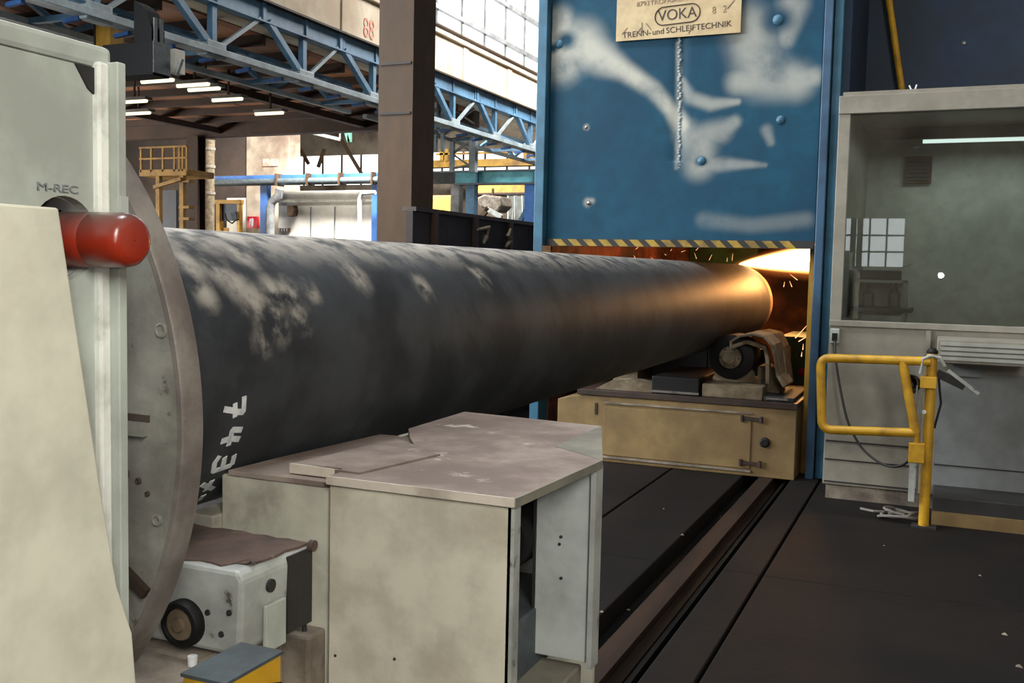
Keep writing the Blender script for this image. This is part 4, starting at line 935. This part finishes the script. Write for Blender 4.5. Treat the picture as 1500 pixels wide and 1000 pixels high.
B(-.09, -.06, CY-.02, CY, .1, 1.16).build('cover_strip', M_cabin, cb)
B(.0, 1.9, CY-.01, CY, .12, .90).build('lower_panel', M_cabin2, cb, .003)
for z in (.3, .15): B(.0, 1.9, CY-.014, CY-.01, z-.004, z+.004).build('panel_joint', M_dark, cb)
# interior
vt = thing('vent_grille', (-.26, 8.98, 2.0), 'dark square vent grille on the cabin rear wall', 'vent')
x0, x1, z0, z1 = pr(1326, 229, 1364, 268, 8.95); B(x0, x1, 8.95, 8.99, z0, z1).build('frame', M_dbrown, vt)
for k in range(6): B(x0+.02, x1-.02, 8.935, 8.95, z0+.02+k*(z1-z0-.04)/6, z0+.04+k*(z1-z0-.04)/6).build('slat', M_dark, vt)
fx = thing('tube_lamp', (.2, 8.6, 2.3), 'dark ceiling tube lamp inside the cabin', 'lamp')
x0, x1, z0, z1 = pr(1292, 186, 1440, 202, 8.5); B(x0, x1+.8, 8.45, 8.6, z0, z1).build('housing', M_dark, fx)
x0, x1, z0, z1 = pr(1292, 204, 1440, 207, 8.5); B(x0+.3, x1+.8, 8.5, 8.53, z0, z1).build('tube', E_tube, fx)
cl_ = bpy.data.lights.new('cabin_lamp_light', 'AREA'); cl_.shape = 'RECTANGLE'; cl_.size = 1.2; cl_.size_y = .05; cl_.energy = 7; cl_.color = (.92, 1, .95)
clo = bpy.data.objects.new('cabin_lamp_light', cl_); COL.objects.link(clo); clo.location = (x1+.1, 8.5, z0-.03)
for x in (x0+.3, x1+.5): B(x-.01, x+.01, 8.5, 8.52, z1, 2.66).build('hanger', M_dark, fx)
# side table with two bottles
x0, x1, z0, z1 = pr(1252, 409, 1326, 466, 7.7)
st = thing('side_table', ((x0+x1)/2, 7.9, .14), 'small pale open shelf table inside the cabin window', 'table')
B(x0, x1, 7.7, 8.1, z1-.02, z1).build('top', M_intw, st); B(x0-.02, x1+.04, 7.66, 8.1, z0+.04, z0+.07).build('shelf', M_dark, st)
B(x0, x1, 8.08, 8.1, z0, z1).build('back_panel', M_cabin, st)
for x in (x0, x1-.03):
    for y in (7.7, 8.06): B(x, x+.03, y, y+.03, .14, z1).build('leg', M_cabin, st)
for px, lb in ((1271, 'squat glass bottle left on the cabin shelf table'), (1309, 'tall glass bottle right on the cabin shelf table')):
    p = at(px, 455, y=7.85); h = .19 if px < 1300 else .21
    b = thing('bottle', (p.x, 7.85, z0+.07), lb, 'bottle', 'bottles in the cabin')
    MB().lathe((p.x, 7.85, z0+.07), (0, 0, 1), [(0, .001), (0, .042), (h*.5, .044), (h*.68, .018), (h*.92, .016)], 20).build('body', M_bottle, b)
    MB().lathe((p.x, 7.85, z0+.07+h*.92), (0, 0, 1), [(0, .018), (.018, .018), (.018, .001)], 14).build('cap', M_dark, b)
# stand with things on the table
x0b, x1b, z0b, z1b = pr(1256, 380, 1330, 408, 7.8); ck = thing('radio', ((x0b+x1b)/2, 7.85, z1), 'dark low radio on the cabin shelf table', 'radio')
B(x0b, x1b-.05, 7.8, 8.0, z1, z1+.07).build('body', M_dark, ck, .01); MB().tube((x1b-.1, 7.9, z1+.07), (x1b+.02, 7.9, z1+.12), .004, 6).build('aerial', M_grey, ck)

# dark blue wall over the cabin and leaning yellow pipe
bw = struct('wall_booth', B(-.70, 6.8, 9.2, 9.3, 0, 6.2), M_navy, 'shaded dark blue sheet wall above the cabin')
for px, py in ((1248, 71), (1412, 62)):
    p = at(px, py, y=9.18); MB().lathe((p.x, 9.2, p.z), (0, -1, 0), [(0, .016), (.01, .014), (.013, .001)], 10).build('bolt', M_bright, bw)
lp = MB().tube(at(1322, 138, y=9.05), at(1278, -25, y=9.05)+Vector((0, 0, .6)), .027, 12).build('leaning_pipe', M_yel, label='thin yellow pipe leaning on the dark blue wall', cat='pipe')
cl = MB(); pp = [at(*p, y=7.05) for p in ((1332, 125), (1336, 134), (1341, 130), (1343, 124))]; cl.path(pp, .005, 6)
tag(cl.build('wire_clip', M_white), 'tiny white wire clip on the cabin roof', 'clip')

# ================================================================== YELLOW SWING GATE
gy = 6.43
gt = thing('swing_gate', (-.042, gy, 0), 'yellow tubular swing gate on a post before the cabin', 'gate')
MB().tube((-.042, gy, 0), (-.042, gy, 1.05), .030, 18).build('post', M_yel, gt)
MB().lathe((-.042, gy, 1.05), (0, 0, 1), [(0, .033), (.012, .033), (.03, .02), (.034, .001)], 18).build('post_cap', M_black, gt)
def rounded(pts, r=.06, n=6):
    P = [Vector(p) for p in pts]; out = [P[0]]
    for i in range(1, len(P)-1):
        a = (P[i-1]-P[i]).normalized(); b = (P[i+1]-P[i]).normalized()
        p0, p1 = P[i]+a*r, P[i]+b*r
        for k in range(n+1):
            t = k/n; out.append(p0*(1-t)**2+P[i]*2*t*(1-t)+p1*t*t)
    return out+[P[-1]]
MB().path(rounded([(-.05, gy-.04, 1.005), (-.675, gy-.04, .992), (-.648, gy-.04, .548), (-.115, gy-.04, .573)]), .027, 14).build('rail', M_yel, gt)
MB().tube((-.205, gy-.04, 1.0), (-.112, gy-.04, .575), .027, 14).build('upright', M_yel, gt)
MB().path(rounded([(-.112, gy-.04, .60), (-.10, gy-.04, .50), (-.10, gy-.04, .46)], .03), .02, 10).build('spigot', M_yel, gt)
B(-.145, -.055, gy-.07, gy-.02, .395, .515).build('latch_box', M_yel, gt, .006)
B(-.10, -.01, gy-.06, gy+.01, .845, .915).build('clamp_plate', M_yel, gt, .004)
for x in (-.115, -.088): MB().tube((x, gy-.045, .16), (x, gy-.045, .86), .006, 8).build('gas_strut', M_bright, gt)
B(-.135, -.10, gy-.06, gy-.02, .16, .40).build('strut_bracket', M_greyc, gt)
MB().lathe((-.115, gy+.03, .86), (-.6, -.6, 0), [(0, .001), (0, .03), (.03, .055), (.05, .058), (.052, .05), (.03, .03)], 24).build('horn', M_brown, gt)
MB().lathe((-.07, gy, .70), (0, -1, 0), [(.02, .012), (.035, .012), (.036, .001)], 10).build('bolt', M_white, gt)
m = MB(); m.path([(-.10, gy-.05, .93), (-.09, gy-.06, 1.02), (-.05, gy-.06, 1.04), (.0, gy-.05, 1.03), (.03, gy-.04, .98)], .01, 8); m.build('clamp_hose', M_greyc, gt)
B(-.11, .03, gy-.05, gy+.05, 0, .012).build('foot_plate', M_dark, gt)
# cable from the cabin wall to the gate box
sk_ = thing('wall_socket', tuple(at(1222, 492, y=CY-.02)), 'small grey socket on the cabin wall beside the blue post', 'socket')
p = at(1223, 492, y=CY-.02); B(p.x-.03, p.x+.03, CY-.03, CY, p.z-.05, p.z+.05).build('box', M_greyc, sk_, .006); B(p.x-.016, p.x+.016, CY-.04, CY-.03, p.z-.03, p.z+.02).build('plug', M_black, sk_)
m = MB(); pts = [(1223, 498), (1224, 525), (1232, 575), (1243, 620), (1262, 655), (1285, 675), (1305, 683), (1322, 681), (1334, 672)]
P = [at(a, b, y=CY-.03-(CY-gy-.06)*(i/8)) for i, (a, b) in enumerate(pts)]
S2 = []
for i in range(len(P)-1):
    p0, p1, p2, p3 = P[max(i-1, 0)], P[i], P[i+1], P[min(i+2, len(P)-1)]
    for k in range(5):
        t = k/5; S2.append(.5*((2*p1)+(p2-p0)*t+(2*p0-5*p1+4*p2-p3)*t*t+(3*p1-p0-3*p2+p3)*t**3))
m.path(S2+[P[-1]], .008, 8)
tag(m.build('hanging_cable', M_cable), 'black cable hanging from the socket to the gate latch box', 'cable')
# loose cable coil on the floor
m = MB(); P = []
for i in range(60):
    t = i/59; a = t*5.5*math.pi; rr = .12-.04*t
    P.append((-.17+rr*1.1*math.cos(a)+.02*math.sin(3*a), 6.55+rr*.8*math.sin(a), .012+.05*t+.015*math.sin(a*1.7)))
P = [(-.42, 6.7, .012), (-.34, 6.66, .012), (-.25, 6.68, .012)]+P
m.path(P, .009, 7); tag(m.build('cable_coil', M_greycable), 'loose grey cable coil lying on the floor by the gate post', 'cable')
# louvred white box and dark arm at the far right
x0, x1, z0, z1 = pr(1373, 496, 1440, 535, 6.6)
lb = thing('louvred_box', ((x0+x1)/2, 6.75, z0), 'white box with ribbed front on the cabin right of the gate', 'box')
B(x0, x1+.25, 6.62, 6.93, z0, z1).build('body', M_cabin, lb, .006)
for k in range(4): z = z0+.02+k*(z1-z0-.03)/4; B(x0+.02, x1+.23, 6.605, 6.62, z, z+.02).build('rib', M_intw, lb)
B(x0+.1, x1, 6.9, 6.95, z0-.1, z0).build('wall_bracket', M_cabin2, lb)
am = thing('lever_arm', (.08, 6.5, .85), 'dark lever arm with a grey handle right of the gate post', 'lever')
MB().bar((-.01, 6.47, .93), (.14, 6.5, .86), .05, .05).build('arm', M_dark, am); MB().bar((.05, 6.46, .95), (.22, 6.5, .82), .02, .02).build('handle', M_greyc, am)
m = MB(); m.path([(.0, 6.46, .9), (.02, 6.47, .75), (-.01, 6.46, .6)], .007, 8); m.build('cord', M_cable, am)
sb = thing('step_block', (.35, 6.6, 0), 'dark low step block with a yellow front edge beside the gate', 'step')
B(.0, .9, 6.55, 6.93, 0, .17).build('block', M_dark, sb, .006); B(.0, .9, 6.53, 6.55, .0, .08).build('edge_board', M_ochre, sb)

for o in bpy.data.objects:
    if '_w' in o: del o['_w']
